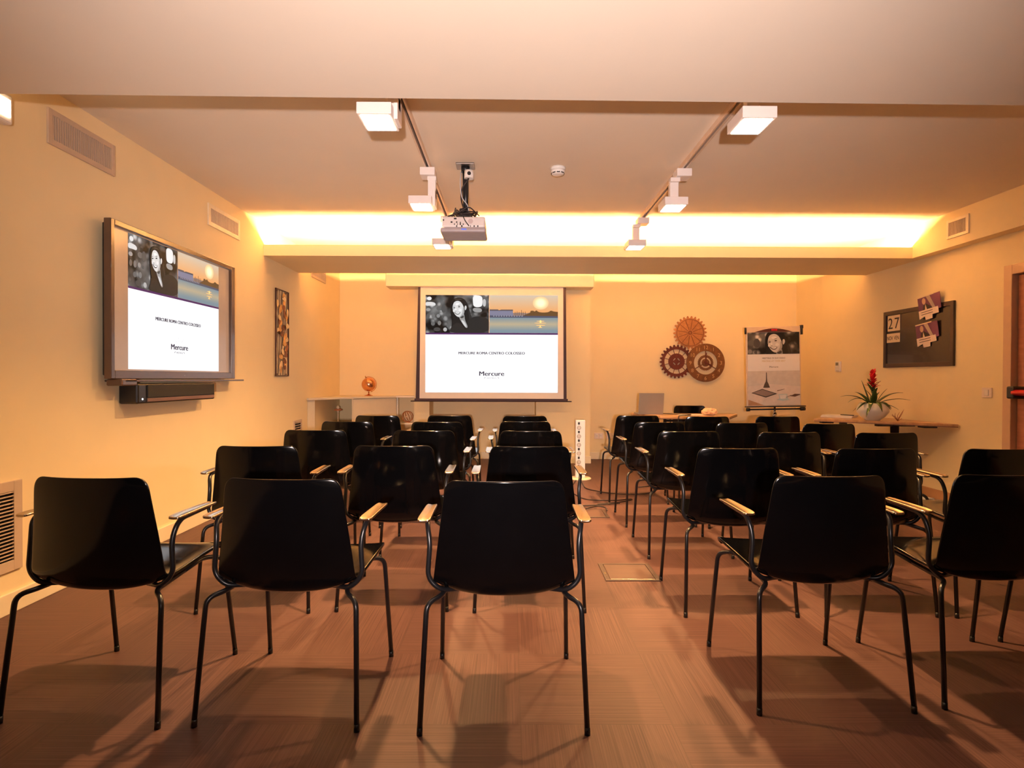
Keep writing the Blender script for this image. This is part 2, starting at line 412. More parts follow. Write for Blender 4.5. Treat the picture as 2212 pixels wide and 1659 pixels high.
def make_chair(label, loc, rz):
    t = thing('conference_chair', label, 'chair', loc, rz, 'black conference chairs set out in rows')
    prof = [  # y, z, half width, edge lift, edge forward
        (.499, .444, .218, .004, -.012), (.495, .456, .230, .008, -.010), (.475, .465, .238, .012, -.004), (.43, .464, .243, .017, 0), (.36, .456, .245, .022, 0), (.28, .447, .245, .026, 0),
        (.20, .431, .243, .034, .002), (.14, .419, .240, .041, .006), (.102, .415, .238, .044, .014), (.076, .424, .236, .040, .026), (.060, .449, .234, .026, .034),
        (.052, .49, .231, .008, .040), (.047, .54, .226, .002, .042), (.043, .61, .217, 0, .040), (.039, .68, .208, 0, .036), (.036, .735, .2015, 0, .032),
        (.0345, .765, .198, 0, .030), (.034, .780, .194, 0, .029), (.0335, .792, .187, 0, .028), (.033, .800, .177, 0, .026), (.033, .804, .163, 0, .024)]
    NU = 16; rows = []
    for (y, z, hw, dz, dy) in prof:
        rows.append([(hw*(2*k/NU-1), y+dy*(abs(2*k/NU-1)**2.2), z+dz*(abs(2*k/NU-1)**2.4)) for k in range(NU+1)])
    sh = MB().grid(rows).build('seat_shell', SHELL, t)
    bake(sh, ('SOLIDIFY', dict(thickness=.013, offset=0, use_even_offset=True)), ('BEVEL', dict(width=.004, segments=2, limit_method='ANGLE', angle_limit=R_(50))), ('SUBSURF', dict(levels=1, render_levels=1)))
    for p in sh.data.polygons: p.use_smooth = True
    r = .0088
    for s in (-1, 1):
        rear = fillet([(s*.268, 0, .012), (s*.252, .045, .405), (s*.205, .085, .417), (s*.19, .27, .424)], .05)
        lg = MB().tube(rear, r, 10).build('leg', TUBE, t)
        MB().cyl((s*.268, 0, 0), (s*.2675, .002, .024), 0.0097, 12).build('glide', TUBE, lg)
        front = fillet([(s*.252, .52, .012), (s*.240, .455, .422), (s*.19, .40, .436), (s*.19, .271, .424)], .05)
        lg = MB().tube(front, r, 10).build('leg', TUBE, t)
        MB().cyl((s*.252, .52, 0), (s*.2517, .518, .024), 0.0097, 12).build('glide', TUBE, lg)
        arm = fillet([(s*.10, .175, .414), (s*.215, .100, .428), (s*.257, .102, .47), (s*.249, .104, .585), (s*.262, .125, .650), (s*.270, .30, .661)], .06, 7)
        MB().tube(arm, r, 10).build('arm_frame', TUBE, t)
        # armrest: slim paddle, slightly dished
        pr = []
        for (y, w, z) in ((.082, .014, .6685), (.09, .020, .6695), (.12, .0215, .671), (.2, .0205, .672), (.29, .0195, .6725), (.318, .018, .672), (.326, .012, .671)):
            pr.append([(s*.269+w*k, y, z-.0025*(1-k*k)) for k in (-1, -.8, -.4, 0, .4, .8, 1)])
        ar = MB().grid(pr).build('armrest', PAD, t)
        bake(ar, ('SOLIDIFY', dict(thickness=.008, offset=-1)), ('BEVEL', dict(width=.002, segments=2, limit_method='ANGLE', angle_limit=R_(40))))
        for p in ar.data.polygons: p.use_smooth = True
    return t

ROWS = ['nearest row', 'second row from the viewer', 'third row', 'fourth row', 'row nearest the screen']
POS = {('L', 0): 'wall-side seat of the left block', ('L', 1): 'middle seat of the left block', ('L', 2): 'aisle seat of the left block',
       ('R', 0): 'aisle seat of the right block', ('R', 1): 'middle seat of the right block', ('R', 2): 'wall-side seat of the right block'}
CHAIRS = [
 ('L', 0, 0, -1.405, 1.930, -3.0), ('L', 1, 0, -.757, 1.914, -2.6), ('L', 2, 0, -.016, 1.884, .3), ('R', 0, 0, 1.118, 2.005, 1.4), ('R', 1, 0, 1.776, 2.042, 1.2), ('R', 2, 0, 2.40, 2.05, 1.0),
 ('L', 0, 1, -1.238, 2.855, 1.5), ('L', 1, 1, -.572, 2.884, .8), ('L', 2, 1, .100, 2.874, .5), ('R', 0, 1, 1.112, 2.822, .2), ('R', 1, 1, 1.787, 2.825, .4), ('R', 2, 1, 2.41, 2.822, .6),
 ('L', 0, 2, -1.244, 3.750, 1.5), ('L', 1, 2, -.549, 3.738, -1.), ('L', 2, 2, .136, 3.738, .6), ('R', 0, 2, 1.152, 3.745, 1.0), ('R', 1, 2, 1.772, 3.692, .4), ('R', 2, 2, 2.385, 3.682, .6),
 ('L', 0, 3, -1.25, 4.505, -1.5), ('L', 1, 3, -.558, 4.490, -1.2), ('L', 2, 3, .122, 4.566, .6), ('R', 0, 3, 1.166, 4.540, 1.2), ('R', 1, 3, 1.789, 4.500, .5), ('R', 2, 3, 2.423, 4.432, .2),
 ('L', 0, 4, -1.18, 5.235, -1.6), ('L', 1, 4, -.540, 5.268, -1.), ('L', 2, 4, .136, 5.240, .4), ('R', 0, 4, 1.172, 5.360, 1.5), ('R', 1, 4, 1.774, 5.258, .5), ('R', 2, 4, 2.422, 5.290, .2)]
first = None
for (blk, p, row, x, y, rz) in CHAIRS:
    lab = 'glossy black armchair, %s, %s' % (ROWS[row], POS[(blk, p)])
    if first is None: first = make_chair(lab, (x, y, 0), rz)
    else: dup(first, (x, y, 0), rz, lab)
oc = dup(first, (2.27, 7.52, 0), 178, 'dark armchair facing the room behind the small desk with the laptop')
del oc['group']
# ------------------------------------------------------------------ slide picture shared by television and projection screen
def slide(parent, x0, z0, w, h, y, s, pre):
    """A 4:3 slide at local x0..x0+w, z0..z0+h on the plane y, facing -y. s: brightness."""
    U = lambda u: x0+u*w
    V = lambda v: z0+v*h
    P = lambda pts: [(U(a), V(b_)) for a, b_ in pts]
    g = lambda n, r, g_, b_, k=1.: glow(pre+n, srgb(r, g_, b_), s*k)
    e = .0006
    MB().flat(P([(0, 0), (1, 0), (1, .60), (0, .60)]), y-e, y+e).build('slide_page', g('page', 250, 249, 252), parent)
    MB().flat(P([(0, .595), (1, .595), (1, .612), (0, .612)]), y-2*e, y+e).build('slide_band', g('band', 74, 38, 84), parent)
    # black-and-white portrait
    Q = lambda x, yy: (U((x-140)/1958), V(1-(yy-125)/1460))
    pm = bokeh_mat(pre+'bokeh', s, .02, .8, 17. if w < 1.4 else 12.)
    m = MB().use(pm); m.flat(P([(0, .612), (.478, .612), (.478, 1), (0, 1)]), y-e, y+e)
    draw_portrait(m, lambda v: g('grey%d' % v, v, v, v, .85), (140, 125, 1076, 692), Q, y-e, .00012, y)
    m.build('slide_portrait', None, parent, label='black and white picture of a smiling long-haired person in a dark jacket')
    # sunset over water
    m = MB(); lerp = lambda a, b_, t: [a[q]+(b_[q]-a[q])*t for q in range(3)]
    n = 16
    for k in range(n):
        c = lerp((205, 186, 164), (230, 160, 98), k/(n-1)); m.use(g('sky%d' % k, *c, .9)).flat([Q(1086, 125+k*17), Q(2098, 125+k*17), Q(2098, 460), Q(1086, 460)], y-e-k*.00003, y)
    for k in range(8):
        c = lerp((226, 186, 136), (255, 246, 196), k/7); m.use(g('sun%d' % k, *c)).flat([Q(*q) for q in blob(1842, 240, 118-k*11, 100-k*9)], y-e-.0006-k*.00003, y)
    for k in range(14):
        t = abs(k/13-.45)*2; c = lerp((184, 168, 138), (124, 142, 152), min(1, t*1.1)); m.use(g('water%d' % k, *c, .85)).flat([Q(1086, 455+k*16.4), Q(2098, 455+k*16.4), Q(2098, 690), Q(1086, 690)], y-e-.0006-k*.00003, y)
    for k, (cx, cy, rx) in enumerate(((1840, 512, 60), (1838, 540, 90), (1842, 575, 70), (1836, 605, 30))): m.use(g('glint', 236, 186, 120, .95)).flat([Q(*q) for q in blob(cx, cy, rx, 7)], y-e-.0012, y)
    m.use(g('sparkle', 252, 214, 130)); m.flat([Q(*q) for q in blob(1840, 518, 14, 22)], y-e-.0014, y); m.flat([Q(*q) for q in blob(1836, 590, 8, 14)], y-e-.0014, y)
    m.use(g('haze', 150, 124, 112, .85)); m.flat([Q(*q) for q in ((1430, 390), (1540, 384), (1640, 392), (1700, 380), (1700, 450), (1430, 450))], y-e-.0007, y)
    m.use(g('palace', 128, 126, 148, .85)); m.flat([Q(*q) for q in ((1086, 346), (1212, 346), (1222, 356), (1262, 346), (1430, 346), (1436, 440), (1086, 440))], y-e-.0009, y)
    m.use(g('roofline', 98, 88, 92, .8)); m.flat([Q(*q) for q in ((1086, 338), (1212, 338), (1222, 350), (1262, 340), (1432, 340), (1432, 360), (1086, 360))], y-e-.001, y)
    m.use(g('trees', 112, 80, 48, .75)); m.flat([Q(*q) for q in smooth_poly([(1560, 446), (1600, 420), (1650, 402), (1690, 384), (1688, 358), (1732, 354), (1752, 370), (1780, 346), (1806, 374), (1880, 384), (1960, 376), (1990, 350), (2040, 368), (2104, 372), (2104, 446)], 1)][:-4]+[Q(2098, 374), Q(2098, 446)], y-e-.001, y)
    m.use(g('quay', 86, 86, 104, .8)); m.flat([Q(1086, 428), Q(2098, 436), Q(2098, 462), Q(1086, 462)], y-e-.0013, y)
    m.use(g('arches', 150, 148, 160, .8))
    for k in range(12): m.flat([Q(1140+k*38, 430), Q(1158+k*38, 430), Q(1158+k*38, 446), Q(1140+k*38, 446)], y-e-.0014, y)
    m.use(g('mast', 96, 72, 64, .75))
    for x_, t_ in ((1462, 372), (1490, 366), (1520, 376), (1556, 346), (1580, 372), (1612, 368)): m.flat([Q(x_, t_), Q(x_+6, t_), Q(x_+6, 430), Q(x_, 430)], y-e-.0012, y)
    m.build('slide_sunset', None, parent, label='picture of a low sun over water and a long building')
    # lettering
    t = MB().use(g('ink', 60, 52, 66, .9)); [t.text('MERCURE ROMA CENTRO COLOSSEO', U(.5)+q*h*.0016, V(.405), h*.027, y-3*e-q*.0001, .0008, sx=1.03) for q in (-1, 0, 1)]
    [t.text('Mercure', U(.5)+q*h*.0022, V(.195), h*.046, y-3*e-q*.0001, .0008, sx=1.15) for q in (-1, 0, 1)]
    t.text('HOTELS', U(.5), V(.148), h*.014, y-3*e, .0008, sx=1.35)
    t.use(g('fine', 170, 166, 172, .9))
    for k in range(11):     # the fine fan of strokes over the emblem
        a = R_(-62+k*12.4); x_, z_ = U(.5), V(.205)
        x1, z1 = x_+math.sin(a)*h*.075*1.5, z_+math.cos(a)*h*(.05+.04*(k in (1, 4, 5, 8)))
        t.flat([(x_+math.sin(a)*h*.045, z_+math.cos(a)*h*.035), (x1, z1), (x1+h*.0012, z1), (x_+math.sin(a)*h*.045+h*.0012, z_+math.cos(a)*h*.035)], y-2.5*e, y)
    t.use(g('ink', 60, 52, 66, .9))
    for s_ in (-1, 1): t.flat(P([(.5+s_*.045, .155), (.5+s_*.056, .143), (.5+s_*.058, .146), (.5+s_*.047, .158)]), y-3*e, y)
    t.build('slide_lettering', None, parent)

# ------------------------------------------------------------------ television on the left wall (local x runs away from the camera, -y faces the room)
BEZ = mat('brown_black_bezel', (.10, .058, .038), rough=.28, coat=.3)  # base colour browned for the warm light the bezel reflects
TVB = mat('tv_back_plastic', (.012, .011, .012), rough=.45)
t = thing('television', 'large wall-mounted flat display showing a slide, above a black soundbar', 'television', (XL, 3.46, 1.128), 90)
TW, TH = 1.555, .937
b = MB(); b.box(.02, TW-.02, -.05, -.022, .02, TH-.02, .006); b.build('back_cover', TVB, t)
MB().box(.35, TW-.35, -.024, 0, .2, TH-.2, .003).build('wall_mount', BLACKM, t)
b = MB()
b.box(0, .034, -.088, -.045, 0, TH, .004); b.box(TW-.056, TW, -.088, -.045, 0, TH, .004); b.box(.034, TW-.056, -.088, -.045, TH-.034, TH, .004); b.box(.034, TW-.056, -.088, -.045, 0, .052, .004)
fr = b.build('bezel', BEZ, t)
MB().use(mat('grey_print', (.5, .48, .46))).text('TEOMAX'[:0] or '---', .78, .026, .010, -.0886, .0006).build('bezel_mark', None, fr)
SCR = mat('lit_display_side_bars', (.10, .085, .075), rough=.22, emit=srgb(205, 150, 112), estr=.32, spec=.5)
sc_ = MB().box(.03, TW-.05, -.062, -.05, .048, TH-.03).build('screen', SCR, t)
slide(sc_, .194, .060, 1.13, .838, -.0625, .74, 'tv_')
tr = thing('pen_tray', 'thin dark pen tray along the bottom edge of the wall display', 'tray', (XL, 3.50, 1.104), 90)
b = MB(); b.box(.03, 1.60, -.125, 0, .006, .018, .003); b.build('tray_plate', BEZ, tr); MB().box(0, .145, -.125, -.03, -.018, .0235, .008).build('end_block', BEZ, tr)
sb = thing('tv_soundbar', 'black soundbar mounted on the wall beneath the large display', 'soundbar', (XL, 3.655, .972), 90)
MB().box(0, .955, -.12, 0, 0, .128, .012).build('speaker_body', BLACKM, sb)
GR = mat('speaker_grille_cloth', (.016, .016, .017), rough=.85, var=.3, nscale=300)
MB().box(.09, .93, -.128, -.118, .036, .118, .004).build('grille', GR, sb)
MB().box(.09, .93, -.128, -.118, .010, .034, .003).build('front_strip', mat('bronze_strip', (.17, .09, .06), rough=.4), sb)
MB().lathe([(0, 0), (.006, 0), (.006, .003), (0, .003)], (0, 0, 0), 12, M=Matrix.Translation((.045, -.12, .03)) @ Matrix.Rotation(PI/2, 4, 'X')).build('power_light', glow('white_led', (1, 1, 1), 1.2), sb)

# ------------------------------------------------------------------ projection screen
ps = thing('projection_screen', 'pulled-down projection screen with a slide, hanging on the far wall', 'projection screen', (-.2425, 7.975, 0))
CASE = mat('cream_screen_housing', (.88, .80, .58), rough=.4, var=.01)
MB().box(-1.37, 1.33, -.29, 0, 2.325, 2.50, .01).build('housing', CASE, ps)
CLOTH = mat('white_screen_cloth', (.86, .80, .74), rough=.8, var=.01)
cl = MB().flat([(-.935, .872), (.945, .872), (.935, 2.325), (-.925, 2.325)], -.232, -.230).build('screen_cloth', CLOTH, ps)
BORD = mat('black_screen_border', (.05, .022, .03), rough=.6)
b = MB(); b.flat([(-.985, .872), (-.935, .872), (-.925, 2.325), (-.955, 2.325)], -.233, -.229); b.flat([(.945, .872), (.985, .872), (.97, 2.325), (.935, 2.325)], -.233, -.229)
b.build('cloth_border', BORD, cl)
slide(cl, -.858, .955, 1.725, 1.268, -.2335, .76, 'pr_')  # projector light on the cloth is put into the slide as emission
MB().box(-1.0, 1.0, -.245, -.217, .842, .875, .004).build('bottom_bar', BORD, ps)
MB().tube([(-1.05, -.231, .84), (1.05, -.231, .84)], .007, 10).build('bar_rod', BORD, ps)

# ------------------------------------------------------------------ corner cabinet with open shelves under the globe
CAB = mat('cream_laminate', (.83, .73, .54), rough=.4, var=.015)
cb = thing('corner_cabinet', 'low cream cabinet with a slanted front in the far left corner', 'cabinet', (0, 0, 0))
A_, B_, C_, D_ = (-2.36, 7.11), (-2.02, 7.60), (-1.55, 8.15), (-1.30, 8.20)
lx = XL+.002
MB().prism([(lx, 7.03), (-2.375, 7.03), (-2.03, 7.55), (-1.555, 8.10), (-1.288, 8.15), (-1.288, YB-.002), (lx, YB-.002)], .872, .897, bev=.003).build('worktop', CAB, cb)
def panel(p, q, z0, z1, th=.02):
    p, q = Vector((*p, 0)), Vector((*q, 0)); n = (q-p).normalized().orthogonal(); n = Vector((-(q-p).y, (q-p).x, 0)).normalized()*th
    return [(p.x, p.y), (q.x, q.y), (q.x+n.x, q.y+n.y), (p.x+n.x, p.y+n.y)]
b = MB().prism(panel((lx+.003, 7.06), (-2.345, 7.15), 0, 0, .02), 0, .872); b.build('side_panel', CAB, cb)
b = MB().prism([B_, (B_[0]+.014, B_[1]+.016), (-2.07, 8.38), (-2.09, 8.38)], 0, .872); b.build('divider', CAB, cb)
b = MB().prism([C_, (C_[0]+.018, C_[1]+.003), (-1.56, 8.39), (-1.58, 8.39)], 0, .872)
b.build('divider', CAB, cb)
b = MB(); b.prism([(lx, 7.16), (-2.37, 7.16), (-2.03, 7.64), (-2.09, 8.38), (lx, 8.38)], .44, .462); b.build('shelf', CAB, cb)
b = MB(); b.prism([(-1.53, 8.17), (-1.30, 8.21), (-1.30, 8.38), (-1.555, 8.38)], .50, .522); b.build('shelf', CAB, cb)
MB().prism(panel((B_[0]+.014, B_[1]+.012), (C_[0]-.004, C_[1]-.006), 0, 0, .018), .05, .866).build('door', CAB, cb)
# copper globe
GLB = mat('copper_globe', (.84, .42, .23), rough=.2, metal=1., var=.14, nscale=14)
COP = mat('copper_metal', (.72, .36, .20), rough=.25, metal=1.)
g = thing('globe', 'small copper globe on the corner cabinet', 'globe', (-1.905, 8.02, .897))
ax = Matrix.Translation((0, 0, .155)) @ Matrix.Rotation(R_(-23), 4, 'Y')
MB().sphere((0, 0, 0), .095, M=ax).build('sphere', GLB, g)
b = MB(); b.tube([ax @ Vector((.104*math.cos(a), 0, .104*math.sin(a))) for a in [R_(95-12*k) for k in range(17)]], .004, 8)
b.cyl(ax @ Vector((0, 0, .085)), ax @ Vector((0, 0, .122)), .006, 10); b.cyl(ax @ Vector((0, 0, -.108)), ax @ Vector((0, 0, -.085)), .005, 10); b.build('meridian_arm', COP, g)
b = MB(); b.lathe([(.058, 0), (.055, .006), (.022, .018), (.008, .026), (.007, .058), (0, .058)], (0, 0, 0), 28); b.build('stand', COP, g)
# ornaments on the shelves
o = thing('figurine', 'small pale ornament on a stem inside the left open shelf of the cabinet', 'ornament', (-2.24, 7.75, .462))
MB().lathe([(.05, 0), (.05, .008), (.008, .02), (.006, .22), (.018, .25), (0, .25)], (0, 0, 0), 20).build('stem', mat('pale_ceramic', (.8, .62, .45), rough=.4), o)
b = MB()
for k in range(7):
    a = 2*PI*k/7; b.sphere((.03*math.cos(a), .03*math.sin(a), .262), .022, .022, .014, 10)
b.build('blossom', mat('terracotta_petal', (.62, .24, .10), rough=.6), o)
MB().sphere((0, 0, .29), .022, .022, .026, 12).build('tip', mat('ivory_tip', (.88, .74, .5), rough=.5), o)
o = thing('wire_ball', 'openwork wire ball ornament on the right open shelf of the cabinet', 'ornament', (-1.425, 8.285, .522))
b = MB()
for k in range(6):
    q = Matrix.Rotation(PI*k/6, 4, 'Z') @ Matrix.Rotation(R_(70), 4, 'X')
    b.tube([Vector((0, 0, .082)) + q @ Vector((.078*math.cos(2*PI*j/24), .078*math.sin(2*PI*j/24), 0)) for j in range(24)], .0035, 6, closed=True)
b.build('wire_cage', COP, o); MB().lathe([(.045, 0), (.045, .006), (0, .006)], (0, 0, 0), 20).build('foot', COP, o)

# ------------------------------------------------------------------ metal leaf panel on the left wall
ap = thing('wall_art', 'tall narrow framed metal leaf relief on the left wall near the corner cabinet', 'wall art', (XL, 6.07, 1.155), 90)
IRON = mat('dark_bronze', (.10, .045, .03), rough=.4, metal=.6)
aw, ah = .35, .902
b = MB()
for x_ in (0, aw-.009): b.box(x_, x_+.009, -.022, -.006, 0, ah, .002)
for z_ in (0, ah-.009): b.box(0, aw, -.022, -.006, z_, z_+.009, .002)
for x_, z_ in ((.05, .02), (aw-.05, .02), (.05, ah-.02), (aw-.05, ah-.02)): b.cyl((x_, -.014, z_), (x_, 0, z_), .005, 8)
b.build('frame', IRON, ap)
LEAFM = [mat('leaf_gold', (.75, .48, .22), rough=.3, metal=1., var=.3), mat('leaf_bronze', (.25, .10, .06), rough=.35, metal=.9, var=.3), mat('leaf_silver', (.85, .76, .62), rough=.25, metal=1., var=.2)]
rnd = random.Random(3)
for k in range(34):
    cx_, cz_ = .05+rnd.random()*(aw-.10), .055+(k+.5)/34*(ah-.11); a = rnd.random()*PI; ln = .035+.02*rnd.random()
    pts = []
    for j in range(14):
        q = 2*PI*j/14; px, pz = ln*math.cos(q), ln*.62*math.sin(q)*(1+.25*math.cos(q)); pts.append((cx_+px*math.cos(a)-pz*math.sin(a), cz_+px*math.sin(a)+pz*math.cos(a)))
    yy = -.012-.02*rnd.random()
    MB().flat(pts, yy-.003, yy).build('leaf', LEAFM[k % 3], ap)
b = MB()
for k in range(5):
    x_ = .06+k*.058; b.tube([(x_+.02*math.sin(j*.9+k), -.012, .01+j*(ah-.02)/12) for j in range(13)], .0028, 6)
b.build('stem_wire', IRON, ap)

# ------------------------------------------------------------------ air grilles
GRL = mat('grille_metal', (.60, .47, .36), rough=.45, var=.02)
DUCT_SHADE = mat('duct_shade', (.012, .008, .006), rough=.9)
def grille(label, loc, rz, w, h, n, horizontal=False, fb=.05, frame=GRL, lou=GRL):
    g_ = thing('air_grille', label, 'air vent', loc, rz, None)
    b = MB(); b.box(0, fb, -.012, 0, 0, h, .002); b.box(w-fb, w, -.012, 0, 0, h, .002); b.box(fb, w-fb, -.012, 0, 0, fb, .002); b.box(fb, w-fb, -.012, 0, h-fb, h, .002); b.build('frame', frame, g_)
    MB().box(fb*.9, w-fb*.9, -.0015, 0, fb*.9, h-fb*.9).build('duct_shade_sheet', DUCT_SHADE, g_)  # flat black sheet stands in for the shade inside the duct
    b = MB()
    for k in range(n):
        if horizontal:
            z = fb+(h-2*fb)*(k+.5)/n; d_ = (h-2*fb)/n*.36
            b.prism([(fb, -.010), (w-fb, -.010), (w-fb, -.009), (fb, -.009)], z-d_*.2, z+d_*1.2); b.box(fb, w-fb, -.010, -.002, z-d_*.2, z+d_*.2)
        else:
            x_ = fb+(w-2*fb)*(k+.5)/n; d_ = (w-2*fb)/n
            b.box(x_-d_*.2, x_+d_*.2, -.010, -.002, fb, h-fb)
    b.build('louvre', lou, g_); return g_
grille('large wall grille with upright slats high on the left wall, nearest the viewer', (XL, 3.095, 2.352), 90, .522, .186, 28, fb=.03)
grille('wall grille above the far end of the large display, by the bright cove', (XL, 4.733, 2.352), 90, .548, .176, 24, fb=.034, frame=mat('pale_grille_frame', (.85, .74, .54), rough=.4))
grille('wall grille high on the left wall beyond the ceiling beam', (XL, 7.19, 2.362), 90, .545, .18, 20, fb=.03)
grille('floor-level return grille with flat slats on the left wall at the picture edge', (XL, 2.30, .203), 90, .622, .433, 19, True, .05)
grille('small floor-level grille on the left wall beside the corner cabinet', (XL, 6.60, .40), 90, .25, .26, 8, True, .025)
grille('square grille on the soffit along the right wall', (XS, 5.348, 2.402), -90, .258, .168, 16, fb=.026, frame=mat('pale_grille_frame', (0, 0, 0)))
# wall lamp cut off by the left picture edge
wl = thing('mounted_wall_light', 'lit white box lamp on the left wall, cut off at the upper left picture edge', 'wall lamp', (XL, 2.56, 2.325), 90)
MB().box(0, .272, -.05, 0, 0, .142, .012).build('casing', WHITE, wl)
MB().box(.02, .252, -.056, -.048, .03, .112, .004).build('cover', glow('frosted_lit_cover', (1., .70, .42), 9.), wl)

# ------------------------------------------------------------------ gear clock
gc = thing('wall_clock', 'bronze wall clock made of three overlapping gear wheels', 'clock', (0, YB, 0))
BR1 = mat('aged_bronze', (.20, .085, .03), rough=.5, metal=.35, var=.25, nscale=30)
BR2 = mat('dark_red_bronze', (.14, .03, .018), rough=.5, metal=.3, var=.25, nscale=30)
BR3 = mat('tan_copper', (.42, .19, .075), rough=.55, metal=.3, var=.15, nscale=30)
PALE = mat('worn_cream_numerals', (.62, .40, .18), rough=.6)
cx_, cz_, s_ = 2.759, 1.370, .270
b = MB(); b.ring((cx_, cz_), s_*.615, s_, -.052, -.036, 64); b.build('clock_dial', BR1, gc)
b = MB()
for k in range(1, 13):
    a = 2*PI*k/12; b.text(str(k), cx_+s_*.80*math.sin(a), cz_+s_*.80*math.cos(a), s_*.19, -.0525, .0012)
b.build('numerals', PALE, gc)
b = MB(); b.ring((cx_, cz_), s_*.28, s_*.38, -.050, -.040, teeth=30, th=s_*.035)
b.ring((cx_, cz_), s_*.0, s_*.20, -.050, -.040, 32)
for k in range(3):
    a = 2*PI*k/3
    M_ = Matrix.Translation((cx_, 0, cz_)) @ Matrix.Rotation(a, 4, 'Y')
    b.box(-.006, .006, -.048, -.042, .0, s_*.64, M=M_)
b.build('inner_gear', BR1, gc)
b = MB()
for a, l, w_ in ((R_(2), .52, .009), (R_(118), .36, .012)):
    b.box(-w_, w_, -.058, -.055, -.03, s_*l, M=Matrix.Translation((cx_, 0, cz_)) @ Matrix.Rotation(a, 4, 'Y'))
b.cyl((cx_, -.062, cz_), (cx_, -.04, cz_), .014, 16); b.build('hands', BR2, gc)
b = MB(); q = (2.353, 1.386); b.ring(q, .172, .208, -.036, -.022, teeth=26, th=.030); b.ring(q, .052, .115, -.036, -.022, 40); b.ring(q, 0, .036, -.036, -.022, 20)
for k in range(4): b.box(-.014, .014, -.034, -.024, .02, .062, M=Matrix.Translation((q[0], 0, q[1])) @ Matrix.Rotation(PI*k/2, 4, 'Y'))
for k in range(12): b.box(-.004, .004, -.032, -.026, .11, .175, M=Matrix.Translation((q[0], 0, q[1])) @ Matrix.Rotation(2*PI*(k+.5)/12, 4, 'Y'))
b.build('gear_wheel', BR2, gc, label='dark red gear wheel')
b = MB(); q = (2.546, 1.794); b.ring(q, .0, .205, -.022, -.010, teeth=26, th=.032)
gw = b.build('gear_wheel', BR3, gc, label='tan copper gear wheel with spokes')
b = MB()
for k in range(12): b.box(-.0045, .0045, -.025, -.020, .04, .18, M=Matrix.Translation((q[0], 0, q[1])) @ Matrix.Rotation(2*PI*(k+.3)/12, 4, 'Y'))
b.ring(q, .184, .193, -.026, -.020, 40); b.ring(q, .012, .03, -.030, -.020, 20); b.build('spoke', mat('brown_spoke', (.20, .075, .03), rough=.5, metal=.3), gw)
b = MB(); b.cyl((cx_+.02, -.04, cz_+s_*.8), (cx_+.02, 0, cz_+s_*.8), .012, 8); b.cyl((2.546, -.012, 1.9), (2.546, 0, 1.9), .012, 8); b.cyl((2.2, -.024, 1.5), (2.2, 0, 1.5), .01, 8); b.build('hanger', BR2, gc)

# ------------------------------------------------------------------ sockets, thermostat, switch
PLATE = mat('pale_socket_plate', (.86, .74, .66), rough=.35, var=.01)
def wallplate(name, label, cat, loc, rz, w, h, kind):
    o = thing(name, label, cat, loc, rz)
    MB().box(0, w, -.010, 0, 0, h, .003).build('plate', PLATE, o)
    if kind == 'socket':
        b = MB()
        for k in range(2): b.box(w*(.28+.44*k)-.017, w*(.28+.44*k)+.017, -.013, -.008, h*.2, h*.8, .002)
        b.build('socket', mat('white_insert', (.84, .78, .74), rough=.3), o)
        b = MB()
        for k in range(2):
            for j in (-1, 0, 1): b.cyl((w*(.28+.44*k)+j*.009, -.0135, h*.5), (w*(.28+.44*k)+j*.009, -.012, h*.5), .0025, 8)
        b.build('pin_hole', BLACKM, o)
    if kind == 'switch': MB().box(w*.27, w*.73, -.015, -.008, h*.2, h*.8, .004).build('rocker', mat('white_insert', (0, 0, 0)), o)
    if kind == 'thermo':
        MB().box(.005, w-.005, -.022, -.009, .004, h-.004, .004).build('casing', WHITE, o)
        MB().box(w*.18, w*.70, -.0235, -.021, h*.60, h*.88).build('display', mat('grey_lcd', (.22, .23, .2), rough=.2), o)
        MB().box(w*.25, w*.8, -.0235, -.021, h*.08, h*.13).build('button', mat('grey_print', (0, 0, 0)), o)
    return o
wallplate('wall_socket', 'pale double socket low on the far wall, nearer the projection screen', 'socket', (1.20, YB, .288), 0, .127, .085, 'socket')
wallplate('wall_socket', 'pale double socket low on the far wall, half hidden by an aisle chair', 'socket', (1.37, YB, .288), 0, .127, .085, 'socket')
wallplate('thermostat', 'small white thermostat on the right wall beside the flip chart', 'thermostat', (XR, 7.36, 1.235), -90, .115, .13, 'thermo')
wallplate('light_switch', 'square pale switch on the right wall beside the exit door', 'switch', (XR, 5.076, .990), -90, .105, .085, 'switch')

# ------------------------------------------------------------------ notice board with cards
nb = thing('blackboard', 'framed dark notice board on the right wall above the plant', 'notice board', (XR, 6.404, 1.268), -90)
BW, BH = 1.012, .597
DKB = mat('dark_board', (.025, .017, .013), rough=.25, coat=.2); DKF = mat('dark_brown_frame', (.040, .020, .014), rough=.4)
MB().box(.03, BW-.03, -.012, 0, .03, BH-.03).build('board', DKB, nb)
b = MB(); b.box(0, .042, -.024, 0, 0, BH, .004); b.box(BW-.042, BW, -.024, 0, 0, BH, .004); b.box(.042, BW-.042, -.024, 0, 0, .042, .004); b.box(.042, BW-.042, -.024, 0, BH-.042, BH, .004); b.build('frame', DKF, nb)
CARD = mat('cream_card', (.80, .66, .46), rough=.6, var=.03); INK = mat('black_ink', (.02, .012, .010), rough=.6); VIOLET = mat('violet_print', (.10, .025, .085), rough=.5); SKIN = mat('printed_skin', (.55, .36, .26), rough=.6); GREYP = mat('printed_grey', (.42, .34, .30), rough=.6)
def bd(name, lab, cat, x_, z_, group=None):
    return thing(name, lab, cat, (XR-.0125, 6.404-x_, 1.268+z_), -90, group)
k1 = bd('calendar_card', 'cream number cards reading 27 on the dark notice board', 'card', .062, .385)
